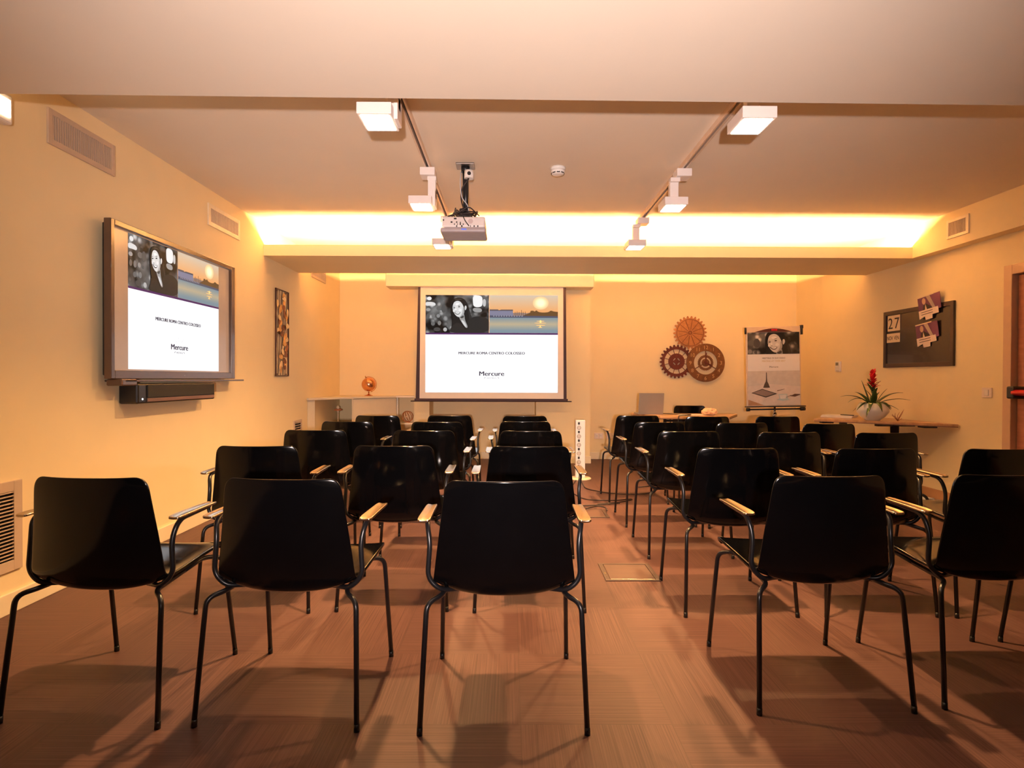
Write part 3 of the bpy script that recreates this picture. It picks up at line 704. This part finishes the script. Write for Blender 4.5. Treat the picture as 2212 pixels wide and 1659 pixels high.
b = MB(); b.box(0, .098, -.004, 0, 0, .165, .001); b.box(.100, .200, -.004, 0, 0, .165, .001); b.build('card', CARD, k1)
b = MB(); b.text('2', .049, .082, .115, -.0045, .001); b.text('7', .150, .082, .115, -.0045, .001); b.build('digit', INK, k1)
k2 = bd('calendar_card', 'small cream month and weekday cards below the number 27', 'card', .050, .265)
b = MB(); b.box(0, .108, -.004, 0, 0, .095, .001); b.box(.110, .212, -.004, 0, 0, .095, .001); b.build('card', CARD, k2)
b = MB(); b.text('NOV', .054, .047, .042, -.0045, .001, sx=.72); b.text('VEN', .161, .047, .042, -.0045, .001, sx=.72); b.build('lettering', INK, k2)
def leaflet(lab, x_, z_, tilt, y_off):
    o = bd('leaflet', lab, 'leaflet', x_, z_, 'printed leaflets pinned to the notice board'); o.location.x -= y_off
    M_ = Matrix.Scale(1.12, 4) @ Matrix.Rotation(R_(-tilt), 4, 'Y') @ Matrix.Rotation(R_(3), 4, 'X')
    b = MB(); b.box(0, .27, -.003, 0, .08, .215, M=M_); b.use(VIOLET) if False else None; b.build('sheet', VIOLET, o)
    b = MB(); b.flat([(.0, .10), (.235, .10), (.235, .045), (.16, .045), (.155, .012), (.075, .012), (.068, .045), (.0, .03)], -.0045, -.001, M_); b.build('tab', mat('pale_card', (.80, .68, .60), rough=.6), o)
    b = MB().use(SKIN); b.flat([(.075+.022*math.cos(2*PI*j/14), .175+.028*math.sin(2*PI*j/14)) for j in range(14)], -.0045, -.002, M_)
    b.use(GREYP); b.flat([(.105, .21), (.15, .213), (.205, .10), (.17, .10)], -.004, -.002, M_)
    b.use(INK); b.flat([(.055, .10), (.065, .14), (.10, .15), (.15, .12), (.165, .10)], -.005, -.002, M_)
    b.use(CARD); b.flat([(.082, .10), (.092, .148), (.105, .10)], -.0055, -.002, M_); b.flat([(0, .212), (.20, .212), (.20, .220), (0, .222)], -.0042, -.001, M_)
    b.use(INK)
    for j in range(2): b.flat([(.03, .085-j*.02), (.17, .085-j*.02), (.17, .080-j*.02), (.03, .080-j*.02)], -.0052, -.002, M_)
    b.build('print', None, o); return o
leaflet('violet leaflet with a person in a suit, overlapping the notice board top edge', .585, .43, 6, .014)
leaflet('violet leaflet with a person in a suit, lower one on the notice board', .545, .165, 6, .004)
# ------------------------------------------------------------------ tables
OAK0, OAK1 = (.44, .235, .10), (.58, .33, .155)
OAK = wood_mat('honey_oak_top', OAK0, OAK1, .28, (1.5, 22, 2)); OAKE = wood_mat('dark_oak_edge', (.22, .11, .06), (.30, .16, .09), .4)
def table_top(poly, z, parent):
    n = len(poly); b = MB().use(OAK); b.prism(poly, z-.022, z, bev=.003); o = b.build('tabletop', None, parent)
    cx_ = sum(p[0] for p in poly)/n; cy_ = sum(p[1] for p in poly)/n
    ins = [(p[0]+(cx_-p[0])*.003, p[1]+(cy_-p[1])*.003) for p in poly]
    MB().prism(ins, z-.030, z-.0215).build('edge_band', OAKE, o); return o
dk = thing('presenter_desk', 'trapezoid wooden desk with a laptop in front of the gear clock', 'desk', (0, 0, 0))
DT = [(1.42, 6.955), (1.62, 6.37), (2.345, 6.305), (2.63, 6.84)]
table_top(DT, .74, dk)
for x_, y_ in ((1.53, 6.87), (1.69, 6.45), (2.29, 6.39), (2.47, 6.79)): MB().cyl((x_, y_, 0), (x_, y_, .71), .018, 14).build('leg', BLACKM, dk)
b = MB()
for p, q in (((1.53, 6.87), (2.47, 6.79)), ((1.69, 6.45), (2.29, 6.39))): b.tube([(*p, .685), (*q, .685)], .012, 8)
b.build('rail', BLACKM, dk)
st = thing('side_table', 'wooden side table angled in the right corner, carrying the potted plant', 'table', (0, 0, 0))
ST = [(4.035, 5.315), (3.985, 6.15), (3.80, 6.50), (3.56, 6.62), (3.112, 6.06)]
table_top(ST, .74, st)
b = MB(); b.box(3.76, 3.80, 5.70, 6.40, .690, .709); b.box(3.62, 3.99, 5.82, 5.87, .680, .709); b.build('bracket', BLACKM, st)
b = MB(); b.box(3.86, 3.98, 5.50, 5.60, .690, .7095, .004); b.box(3.20, 3.32, 6.06, 6.12, .690, .7095, .004); b.build('edge_clip', BLACKM, st)
MB().cyl((3.80, 5.84, .03), (3.80, 5.84, .69), .038, 20).build('leg', BLACKM, st)
MB().cyl((3.55, 6.30, .03), (3.55, 6.30, .705), .038, 20).build('leg', BLACKM, st)
b = MB(); b.box(3.55, 3.97, 5.80, 5.88, .012, .038, .01); b.box(3.30, 3.80, 6.26, 6.34, .012, .038, .01); b.build('foot_bar', BLACKM, st)
b = MB(); 
for x_, y_ in ((3.58, 5.84), (3.94, 5.84), (3.33, 6.30), (3.77, 6.30)): b.cyl((x_, y_, 0), (x_, y_, .014), .022, 14)
b.build('foot_glide', BLACKM, st)
# pale booklets on the floor below the side table
PAPER = mat('white_paper', (.84, .86, .92), rough=.6, var=.01)
for lab, x_, y_, rz in (('pale blue-white booklet on the floor below the side table, farther from the viewer', 3.975, 5.67, 8), ('pale blue-white booklet on the floor below the side table, nearer the viewer', 3.985, 5.46, -10)):
    o = thing('booklet', lab, 'booklet', (x_, y_, 0), rz, 'booklets on the floor')
    MB().box(-.042, .042, -.08, .08, 0, .014, .002).build('pages', PAPER, o); MB().box(-.043, .043, -.081, .081, .014, .0165, .001).build('cover', PAPER, o)

# laptop (lid seen from behind)
lp = thing('laptop', 'open grey laptop seen from behind on the presenter desk', 'laptop', (1.585, 6.665, .74), 2)
ALU = mat('laptop_aluminium', (.30, .26, .245), rough=.4, metal=.4, var=.02)
Mt = Matrix.Translation((0, 0, .012)) @ Matrix.Rotation(R_(9), 4, 'X')
MB().box(-.141, .141, -.007, 0, 0, .232, .003, M=Mt).build('lid', ALU, lp)
MB().box(-.141, .141, -.004, .20, 0, .014, .003).build('base', ALU, lp)
MB().box(-.12, .12, .03, .12, .0135, .0155).build('keyboard', BLACKM, lp)
MB().box(-.128, .128, 0, .0015, .02, .222, M=Mt).build('display', mat('dark_display', (.01, .01, .012), rough=.1), lp)
# papers, crumpled napkin, cable on the desk
o = thing('paper_sheet', 'white sheet of paper lying on the presenter desk', 'paper', (2.03, 6.62, .74), 8); MB().box(-.15, .15, -.105, .105, 0, .0015).build('sheet', mat('warm_paper', (.85, .78, .68), rough=.7), o)
nk = MB(); rnd = random.Random(5)
t = bmesh.new(); bmesh.ops.create_icosphere(t, subdivisions=3, radius=.06)
for v in t.verts:
    n_ = v.co.normalized(); k_ = 1+.22*math.sin(9*n_.x+3*n_.z)*math.cos(8*n_.y)+.12*rnd.uniform(-1, 1); v.co = Vector((v.co.x*k_*1.35, v.co.y*k_, v.co.z*k_*.62))
zmin = min(v.co.z for v in t.verts)
for v in t.verts: v.co += Vector((2.20, 6.52, .74-zmin))
nk.add(t); t.free(); tag(nk.build('crumpled_napkin', mat('peach_tissue', (.85, .52, .30), rough=.8)), 'crumpled peach coloured tissue at the right side of the presenter desk', 'tissue')
pts = fillet([(1.735, 6.70, .748), (1.88, 6.64, .744), (2.02, 6.60, .746), (1.98, 6.48, .744), (1.84, 6.40, .744), (1.80, 6.325, .744), (1.79, 6.30, .60), (1.75, 6.31, .30), (1.6, 6.32, .006), (1.35, 6.2, .006)], .06, 5)
tag(MB().tube(pts, .0045, 6).build('laptop_cable', BLACKM), 'black cable running from the laptop over the desk edge to the floor', 'cable')

# stack of papers on the side table
o = thing('paper_stack', 'flat stack of pale paper on the left end of the side table', 'paper', (3.50, 6.30, .74), -44)
b = MB()
for k in range(5): b.box(-.15+.004*k, .15+.003*k, -.105, .105-.003*k, .005*k, .005*k+.0045)
b.build('sheets', mat('warm_paper', (0, 0, 0)), o)
MB().tube([(.04, -.08, .031), (.17, -.10, .029)], .0045, 8).build('pen', BLACKM, o)

# ------------------------------------------------------------------ potted bromeliad
pl = thing('potted_plant', 'red-flowered bromeliad in a white bowl on the side table', 'plant', (3.575, 5.83, .74))
POT = mat('white_glazed_pot', (.80, .76, .66), rough=.3, var=.03)
MB().lathe([(0, 0), (.062, 0), (.066, .006), (.105, .035), (.140, .082), (.142, .115), (.122, .155), (.108, .170), (.102, .168), (.112, .15), (.128, .11), (.10, .06), (0, .05)], (0, 0, 0), 40).build('pot', POT, pl)
MB().lathe([(0, .150), (.108, .150), (.106, .158), (0, .162)], (0, 0, 0), 28).build('soil', mat('dark_soil', (.05, .03, .02), rough=.9, var=.4), pl)
LEAF = mat('bromeliad_leaf', (.045, .085, .012), rough=.35, var=.4, nscale=22)
def blade(mb, base, az, ln, up, droop, wid, n=10):
    rows = []
    d = Vector((math.cos(az), math.sin(az), 0)); s = Vector((-math.sin(az), math.cos(az), 0))
    for k in range(n+1):
        t_ = k/n; c = Vector(base)+d*(ln*t_)+Vector((0, 0, up*t_-droop*t_*t_))
        w_ = wid*(1-t_**2.2)*(.75+.5*min(1, t_*3)) + .0008
        rows.append([c-s*w_+Vector((0, 0, .25*w_)), c, c+s*w_+Vector((0, 0, .25*w_))])
    mb.grid(rows)
rnd = random.Random(11)
b = MB()
lv = [(R_(180), .30, .24, .16, .011), (R_(205), .22, .10, .15, .010), (R_(165), .20, .22, .20, .013), (R_(0), .28, .26, .14, .014), (R_(-18), .30, .17, .12, .012), (R_(20), .24, .12, .16, .012), (R_(150), .15, .05, .12, .011),
      (R_(-95), .16, .16, .22, .016), (R_(-60), .15, .13, .17, .016), (R_(-130), .17, .12, .18, .014), (R_(60), .18, .20, .12, .014), (R_(110), .18, .22, .10, .014), (R_(-110), .10, .20, .06, .016), (R_(135), .08, .26, .02, .016), (R_(-30), .10, .22, .06, .015), (R_(190), .12, .10, .12, .012), (R_(225), .20, .03, .14, .010), (R_(-45), .20, .06, .10, .012)]
for az, ln, up, dr, wd in lv: blade(b, (.02*math.cos(az), .02*math.sin(az), .152), az, ln, up, dr, wd*1.5)
for k in range(7):
    az = k*2.4; blade(b, (.006*math.cos(az), .006*math.sin(az), .20+.022*k), az, .06, .10, .02, .015, 6)
lf = b.build('leaf_rosette', LEAF, pl); bake(lf, ('SOLIDIFY', dict(thickness=.0015)))
b = MB(); b.tube([(0, 0, .155), (0, 0, .26), (.004, 0, .36)], .008, 8); b.build('flower_stem', LEAF, pl)
b = MB()
for k in range(22):
    az = k*2.399; z_ = .31+.0072*k; ln = .075-.0022*k; blade(b, (.004*math.cos(az), .004*math.sin(az), z_), az, ln*(.72 if k > 8 else 1.), .062, .03 if k < 12 else .012, .016, 6)
fw = b.build('flower_spike', mat('scarlet_bract', (.62, .008, .012), rough=.4, var=.2), pl); bake(fw, ('SOLIDIFY', dict(thickness=.0015)))
# dry twig decoration beside the pot
b = MB()
for k in range(9):
    a = k*.7; b.tube([(3.75, 5.72, .741), (3.75+.035*math.cos(a), 5.72+.03*math.sin(a), .76+.006*k), (3.75+.055*math.cos(a+.4), 5.72+.04*math.sin(a+.4), .765+.011*k)], [.003, .0025, .0012], 6)
tag(b.build('dried_sprig', mat('rusty_twig', (.45, .16, .07), rough=.7)), 'small rust coloured dried sprig on the table beside the plant bowl', 'decoration')

# ------------------------------------------------------------------ flip chart
fc = thing('flip_chart', 'flip chart easel with a printed poster in the right far corner', 'flip chart', (3.36, 7.50, 0), 0)
Mr = Matrix.Rotation(R_(-1.2), 4, 'Y')
ALB = mat('easel_board', (.78, .62, .46), rough=.4)
MB().box(-.345, .345, -.012, .012, .80, 1.81, .006, M=Mr).build('board', ALB, fc)
pp = MB().box(-.328, .328, -.0165, -.0125, .815, 1.735, M=Mr).build('poster', mat('poster_paper', (.92, .91, .91), rough=.5, var=.01), fc)
def pf(mb, pts, k): mb.flat([(-.328+.656*u, .815+.92*v) for u, v in pts], -.0165-.0006*k, -.0145, Mr)
m = MB().use(bokeh_mat('poster_bokeh', 0, .02, .85, 13.)); pf(m, [(0, .70), (1, .70), (1, 1), (0, 1)], 1)
pg = lambda n, v: mat('print_'+n, (v, v, v), rough=.5, var=.1)
draw_portrait(m, lambda v: mat('print_grey%d' % v, srgb(v, v, v), rough=.5, var=.04), (300, 190, 920, 475), lambda x, yy: (-.328+.656*(x-300)/620, .815+.92*(1-.30*(yy-190)/285)), -.0165, .0001, -.0145, Mr)
m.build('poster_portrait', None, pp, label='black and white picture of a long-haired person')
m = MB().use(mat('dark_print', (.10, .09, .09)))
m.text('MEETING DI SUCCESSO', 0, .815+.92*.645, .0185, -.0172, .0008, M=Mr, sx=1.05); m.text('Mercure', 0, .815+.92*.525, .020, -.0172, .0008, M=Mr, sx=1.15)
m.use(mat('sand_print', (.62, .50, .26))); m.text('MEETING AT THEIR BEST', 0, .815+.92*.605, .0185, -.0172, .0008, M=Mr, sx=1.02)
m.build('poster_lettering', None, pp)
m = MB().use(mat('print_tabletop', (.80, .72, .68))); pf(m, [(0, 0), (1, 0), (1, .25), (.45, .29), (0, .26)], 1); m.use(mat('print_wall', (.70, .66, .63))); pf(m, [(0, .26), (.45, .29), (1, .25), (1, .47), (0, .47)], 1)
m.use(mat('print_sand', (.55, .32, .18))); pf(m, [(0, 0), (.30, 0), (.02, .075), (0, .075)], 2)
m.use(pg('dark', .03)); pf(m, [(.06, .17), (.27, .225), (.56, .155), (.34, .105)], 2); m.use(mat('print_tablet', (.35, .26, .23))); pf(m, [(.09, .172), (.27, .216), (.52, .157), (.34, .118)], 3)
m.use(mat('print_bell', (.10, .075, .06))); pf(m, [(.29, .24), (.42, .24), (.395, .29), (.37, .325), (.365, .36), (.362, .45), (.35, .45), (.347, .36), (.34, .325), (.315, .29)], 4)
m.use(mat('print_cup', (.55, .68, .70))); pf(m, [(.55, .075), (.66, .055), (.80, .07), (.76, .09), (.75, .15), (.58, .15), (.60, .09)], 4); m.use(pg('white', .8)); pf(m, [(.59, .14), (.74, .14), (.72, .085), (.62, .085)], 5)
m.use(mat('print_brown', (.16, .09, .06))); pf(m, [(.80, .12), (.90, .11), (1, .135), (1, .145), (.90, .15)], 4); pf(m, [(.56, .19), (.70, .215), (.70, .22), (.56, .20)], 4); pf(m, [(.73, .10), (.83, .13), (.825, .135), (.73, .105)], 6)
m.build('poster_still_life', None, pp, label='picture of a bell, tablet and cup on a table')
b = MB(); 
b.flat([(-.24+.48*k/14, 1.738+.045*math.sin(PI*k/14)) for k in range(15)], -.026, -.012, Mr); b.build('clamp', mat('dark_red_clamp', (.10, .03, .025), rough=.35), fc)
MB().box(-.03, .045, -.029, -.025, 1.752, 1.775, .002, M=Mr).build('clamp_badge', RED, fc)
b = MB(); b.cyl(Mr @ Vector((-.352, -.02, 1.715)), Mr @ Vector((-.352, -.02, 1.795)), .013, 12); b.cyl(Mr @ Vector((.356, -.02, 1.70)), Mr @ Vector((.356, -.02, 1.81)), .015, 12); b.box(.34, .375, -.035, .01, 1.775, 1.82, .008, M=Mr); b.build('hook', BLACKM, fc)
b = MB(); b.box(-.375, .375, -.075, -.012, .792, .804, .004, M=Mr); b.tube([Mr @ Vector((-.36, -.06, .765)), Mr @ Vector((.36, -.06, .765))], .010, 10)
b.cyl(Mr @ Vector((-.37, -.06, .765)), Mr @ Vector((-.33, -.06, .765)), .022, 12); b.cyl(Mr @ Vector((.31, -.06, .765)), Mr @ Vector((.365, -.06, .765)), .024, 12); b.build('pen_ledge', BLACKM, fc)
b = MB(); b.cyl((0, .015, .03), (0, .015, 1.2), .017, 16); b.cyl((0, .015, .64), (0, .015, .72), .028, 16); b.build('post', CHROME, fc)
MB().cyl((0, .015, .60), (0, .015, .66), .034, 16).build('height_collar', BLACKM, fc)
b = MB(); b.lathe([(.27, 0), (.27, .012), (.06, .03), (0, .03)], (0, .015, 0), 40); b.build('base', BLACKM, fc)

# ------------------------------------------------------------------ upright socket tower on a round foot
tw = thing('power_tower', 'white upright socket column on a round foot in the aisle', 'power strip', (.80, 6.72, 0))
MB().lathe([(.125, 0), (.125, .012), (.115, .02), (0, .022)], (0, 0, 0), 36).build('base', mat('cream_foot', (.80, .66, .50), rough=.4), tw)
COLM = mat('grey_white_column', (.70, .70, .82), rough=.35, var=.02)
MB().box(-.054, .054, -.035, .035, .02, .672, .008).build('column', COLM, tw)
for k in range(11):
    z_ = .635-k*.0485
    if k % 2 == 0: MB().box(-.030, -.008, -.0375, -.034, z_-.014, z_+.014, .002).build('switch', BLACKM, tw)
    else:
        s1 = MB().cyl((-.018, -.038, z_), (-.018, -.034, z_), .024, 20).build('socket', mat('socket_face', (.55, .54, .60), rough=.4), tw)
        b = MB(); b.ring((-.018, z_), .018, .021, -.0392, -.037, 20)
        for j in (-1, 1): b.cyl((-.018+j*.008, -.0392, z_), (-.018+j*.008, -.037, z_), .003, 8)
        b.build('pin_hole', BLACKM, s1)
# cables on the floor around it
CAB_ = mat('dark_cable', (.02, .012, .012), rough=.5)
def wave(pts, r=.005, name='floor_cable', lab='', m=CAB_):
    tag(MB().tube(fillet(pts, .12, 6), r, 6).build(name, m), lab, 'cable', 'cables on the floor around the socket column')
wave([(.80, 6.60, .009), (.78, 6.1, .006), (1.0, 5.85, .006), (1.25, 5.80, .006), (1.42, 5.86, .012), (1.62, 5.95, .12), (1.72, 6.0, .26)], .005, lab='dark cable rising from the floor behind the aisle chairs of the right block')
wave([(.74, 6.60, .009), (.60, 6.0, .006), (.70, 5.55, .006), (.98, 5.50, .006), (1.20, 5.62, .006), (1.05, 5.45, .006), (.80, 5.35, .006)], .005, lab='dark cable lying in a loop on the aisle floor before the socket column')
wave([(.62, 5.25, .012), (.78, 5.28, .012), (.92, 5.33, .012), (1.00, 5.36, .012)], .006, lab='short dark cable end lying on the aisle floor')
wave([(.66, 5.10, .02), (.72, 5.16, .02), (.78, 5.22, .018), (.84, 5.16, .018), (.83, 5.02, .02)], .006, lab='short curled cable beside the far floor box')

# ------------------------------------------------------------------ floor boxes
def floor_box(lab, x0, y0):
    o = thing('floor_box', lab, 'floor box', (x0, y0, 0), 0)
    fb = mat('floor_box_frame', (.06, .036, .03), rough=.45, var=.05); s = .312
    b = MB(); b.box(0, s, 0, .022, 0, .005, .001); b.box(0, s, s-.022, s, 0, .005, .001); b.box(0, .026, .022, s-.022, 0, .005, .001); b.box(s-.026, s, .022, s-.022, 0, .005, .001); b.build('frame', fb, o)
    MB().box(.03, s-.03, .026, s-.026, 0, .004).build('lid', wood_mat('floor_box_lid', (.075, .038, .03), (.10, .052, .04), .5, (2, 60, 2)), o)
    MB().box(.03, s-.03, .017, .022, .0045, .0065, .001).build('metal_edge', CHROME, o)
    b = MB(); b.box(.010, .018, .06, .085, .005, .0065); b.box(.010, .018, .11, .135, .005, .0065); b.build('clip', CHROME, o)
floor_box('square floor socket box in the middle of the aisle, nearer one', .545, 3.325)
floor_box('square floor socket box in the aisle by the curled cables, farther one', .512, 4.845)

# ------------------------------------------------------------------ ceiling: smoke detector, projector, tracks with lamps
sd = thing('smoke_detector', 'white round smoke detector on the ceiling', 'smoke detector', (.337, 4.24, ZC))
MB().lathe([(0, 0), (.054, 0), (.054, -.014), (.050, -.018), (.048, -.020), (0, -.020)], (0, 0, 0), 32).build('mounting_base', WHITE, sd)
MB().lathe([(.050, -.019), (.050, -.036), (.040, -.050), (.022, -.055), (0, -.055)], (0, 0, 0), 32).build('dome', WHITE, sd)
b = MB()
for k in range(9):
    a = 2*PI*k/9; b.box(-.011, .011, -.0015, .0015, -.046, -.036, M=Matrix.Rotation(a, 4, 'Z') @ Matrix.Translation((0, -.0455, 0)) )
b.build('vent_slot', BLACKM, sd)

pj = thing('projector', 'ceiling projector with a tangle of dark cables on a black pole', 'projector', (-.318, 4.20, ZC))
b = MB(); b.box(-.065, .065, -.06, .06, -.012, 0, .003); b.build('ceiling_plate', mat('tarnished_plate', (.25, .22, .20), rough=.4, metal=.7), pj)
b = MB(); b.cyl((0, 0, -.05), (0, 0, -.012), .030, 16); b.tube([(0, 0, -.045), (.004, .002, -.36)], .021, 16); b.box(-.045, .045, -.05, .05, -.372, -.356, .004); b.build('pole', BLACKM, pj)
PJW = mat('projector_plastic', (.74, .66, .64), rough=.4, var=.02)
b = MB(); b.box(-.155, .145, -.12, .14, -.468, -.392, .014, seg=3); bd_ = b.build('body', PJW, pj)
MB().box(-.165, .150, -.128, .15, -.502, -.466, .014, seg=3).build('lower_shell', mat('projector_grey', (.40, .34, .36), rough=.45), pj)
b = MB(); rnd = random.Random(2)
for x_, z_, w_ in ((-.085, -.432, .012), (-.05, -.432, .008), (-.025, -.435, .006), (-.065, -.446, .005), (-.045, -.446, .004), (-.025, -.446, .008), (-.005, -.446, .006), (-.05, -.459, .008), (-.015, -.459, .010), (.045, -.459, .004), (.07, -.459, .008), (.095, -.459, .008), (-.14, -.418, .008), (-.06, -.408, .018)):
    b.box(x_-w_/2, x_+w_/2, -.1225, -.119, z_-.005, z_+.005)
b.build('port', BLACKM, bd_)
MB().cyl((.045, -.1225, -.425), (.045, -.118, -.425), .017, 20).build('fan_cover', mat('pale_pink_plastic', (.60, .47, .46), rough=.5), bd_)
MB().box(-.018, .018, -.1305, -.127, -.487, -.477, .002).build('indicator', glow('blue_led', (.25, .3, 1.), .5), pj)
MB().cyl((-.02, .14, -.43), (-.02, .165, -.43), .035, 24).build('lens', mat('lens_glass', (.01, .01, .015), rough=.05), pj)
b = MB(); rnd = random.Random(8)
for k in range(9):
    a0 = rnd.uniform(0, 2*PI); rr = rnd.uniform(.05, .11)
    b.tube(fillet([(rr*.3*math.cos(a0), -.04+rr*.3*math.sin(a0), -.36-.01*rnd.random())]+[(rr*math.cos(a0+j*.9), -.02+rr*.75*math.sin(a0+j*.9), -.365+.05*rnd.uniform(-.4, 1)) for j in range(1, 6)], .03, 4), .0045, 6)
b.tube(fillet([(.03, -.03, -.085), (.02, -.045, -.12), (-.022, -.035, -.17), (-.03, -.03, -.25), (.0, -.035, -.34), (-.06, -.06, -.36), (-.115, -.09, -.385)], .04, 5), .006, 8)
b.tube(fillet([(-.01, -.06, -.375), (-.005, -.125, -.395), (.01, -.14, -.43), (.035, -.125, -.459)], .03, 5), .0035, 6); b.build('cable_tangle', CAB_, pj)
b = MB(); b.tube(fillet([(-.03, -.03, -.06), (-.035, -.035, -.16), (-.02, -.045, -.25), (.02, -.045, -.29), (.03, -.035, -.355)], .04, 5), .0035, 6); b.build('pale_cable', mat('grey_cable', (.55, .55, .58), rough=.4), pj)
b = MB(); b.cyl((.027, -.03, -.105), (.027, -.03, -.05), .033, 24); pg_ = b.build('plug', WHITE, pj)
MB().cyl((.03, -.068, -.078), (.03, -.060, -.078), .013, 12).build('plug_inlet', BLACKM, pg_)

LAMP = mat('lamp_white', (.84, .78, .76), rough=.4, var=.02); TRK = mat('track_metal', (.75, .60, .48), rough=.4, metal=.3)
LED = glow('lamp_diffuser', (1., .74, .5), LAMP_W)
for nm, x_ in (('left', -.578), ('right', 1.210)):
    o = thing('ceiling_track', '%s of the two ceiling light tracks' % nm, 'light track', (x_, 2.535, ZC))
    b = MB(); b.box(-.020, -.008, 0, 3.02, -.036, 0, .002); b.box(.008, .020, 0, 3.02, -.036, 0, .002); b.box(-.008, .008, 0, 3.02, -.008, 0); b.build('rail', TRK, o)
    MB().box(-.008, .008, 0, 3.02, -.010, -.007).build('conductor', BLACKM, o)
def lamp(label, x_, y_, side):
    o = thing('track_spotlight', label, 'spotlight', (x_, y_, ZC-.036), 0, 'square track lamps')
    MB().box(-.052, .052, -.06, .06, -.054, 0, .004).build('adapter', LAMP, o)
    if side: hx, bx = -.125, (.0, .054)
    else: hx, bx = -.145, (-.085, -.025)
    b = MB(); b.box(bx[0]-.004, bx[1]+.004, -.028, .028, -.082, -.054, .003)
    if side: b.box(bx[0], bx[1], -.026, .026, -.209, -.080, .003); b.box(.0355, .054, -.05, .06, -.266, -.150, .003)
    else: b.box(bx[0], bx[1], .0, .05, -.2125, -.080, .003)
    b.build('bracket', LAMP, o)
    Q = Matrix.Translation((hx+.17, 0, 0))
    hd = MB(); hd.box(-.17, -.010, -.10, .10, -.264, -.210, .004, M=Q); hd = hd.build('lamp_head', LAMP, o)
    MB().box(-.156, -.024, -.082, .082, -.2665, -.2632, M=Q).build('diffuser', LED, hd)
    sl = bpy.data.lights.new('lamp_light', 'SPOT'); sl.energy = SPOT_W; sl.color = (1., .545, .21); sl.spot_size = R_(130); sl.spot_blend = 1.; sl.shadow_soft_size = .035
    so = bpy.data.objects.new('lamp_light', sl); COL.objects.link(so); so.parent = o; so.location = Q @ Vector((-.09, 0, -.272))
    return o
lamp('square track lamp on the left track, nearest the viewer', -.578, 2.81, 1)
lamp('square track lamp on the left track, middle one', -.578, 4.19, 1)
lamp('square track lamp on the left track, beside the projector', -.578, 5.44, 1)
for lab, yy in (('square track lamp on the right track, nearest the viewer', 2.83), ('square track lamp on the right track, middle one', 4.19), ('square track lamp on the right track, farthest from the viewer', 5.45)):
    lamp(lab, 1.210, yy, 0)
# ------------------------------------------------------------------ light: cove tubes, track lamps (above), unseen spot behind the camera standing in for its flash
TUBEL = glow('cove_tube', (1., .53, .20), COVE_W)
ct = []
for row, yy in enumerate((5.913,)):
    for k in range(4):
        x0 = XL+.06+k*1.57
        o = thing('fluorescent_tube', 'fluorescent tube lying hidden in the ceiling cove, %s' % ('leftmost', 'second from left', 'third from left', 'rightmost')[k], 'light tube', (x0, yy, ZB+.03), 0, 'tubes in the cove')
        MB().box(0, 1.5, -.02, .02, 0, .02, .003).build('batten', WHITE, o)
        MB().cyl((.02, 0, .034), (1.48, 0, .034), .013, 12).build('tube', TUBEL, o)
ld = bpy.data.lights.new('camera_flash', 'SPOT'); ld.energy = FLASH_W; ld.color = (1., .80, .74); ld.spot_size = R_(82); ld.spot_blend = 1.; ld.shadow_soft_size = .03
lo = bpy.data.objects.new('camera_flash', ld); COL.objects.link(lo); lo.location = (0, -.6, 1.14)
lo.rotation_euler = Vector((0, 1., .27)).to_track_quat('-Z', 'Y').to_euler()
w = bpy.data.worlds.new('world'); SC.world = w; w.use_nodes = True
w.node_tree.nodes['Background'].inputs[0].default_value = (.0, .0, .0, 1); w.node_tree.nodes['Background'].inputs[1].default_value = 0

# ------------------------------------------------------------------ camera
F, YAW, PIT, ROL, HC = 1281.87, .0037, -.0092, .0035, 1.1381
def rotm():
    import math as m
    c, s = m.cos(YAW), m.sin(YAW); A = Matrix(((c, 0, -s), (0, 1, 0), (s, 0, c)))
    c, s = m.cos(PIT), m.sin(PIT); B = Matrix(((1, 0, 0), (0, c, -s), (0, s, c)))
    c, s = m.cos(ROL), m.sin(ROL); C = Matrix(((c, s, 0), (-s, c, 0), (0, 0, 1)))
    return C @ B @ A
q = rotm(); wv = lambda r: Vector((r[0], r[2], r[1]))
rt, up, fw = wv(q[0]), wv(q[1]), wv(q[2])
cd = bpy.data.cameras.new('camera'); cam = bpy.data.objects.new('camera', cd); COL.objects.link(cam)
cd.sensor_fit = 'HORIZONTAL'; cd.sensor_width = 36; cd.lens = F/2212*36; cd.clip_start = .05
cam.matrix_world = Matrix(((rt.x, up.x, -fw.x, 0), (rt.y, up.y, -fw.y, 0), (rt.z, up.z, -fw.z, HC), (0, 0, 0, 1)))
SC.camera = cam
SC.view_settings.view_transform = 'Standard'; SC.view_settings.look = 'None'; SC.view_settings.gamma = 1; SC.view_settings.use_curve_mapping = False
SC.view_settings.exposure = EXPO
SC.cycles.use_denoising = True
SC.cycles.max_bounces = 10; SC.cycles.diffuse_bounces = 6
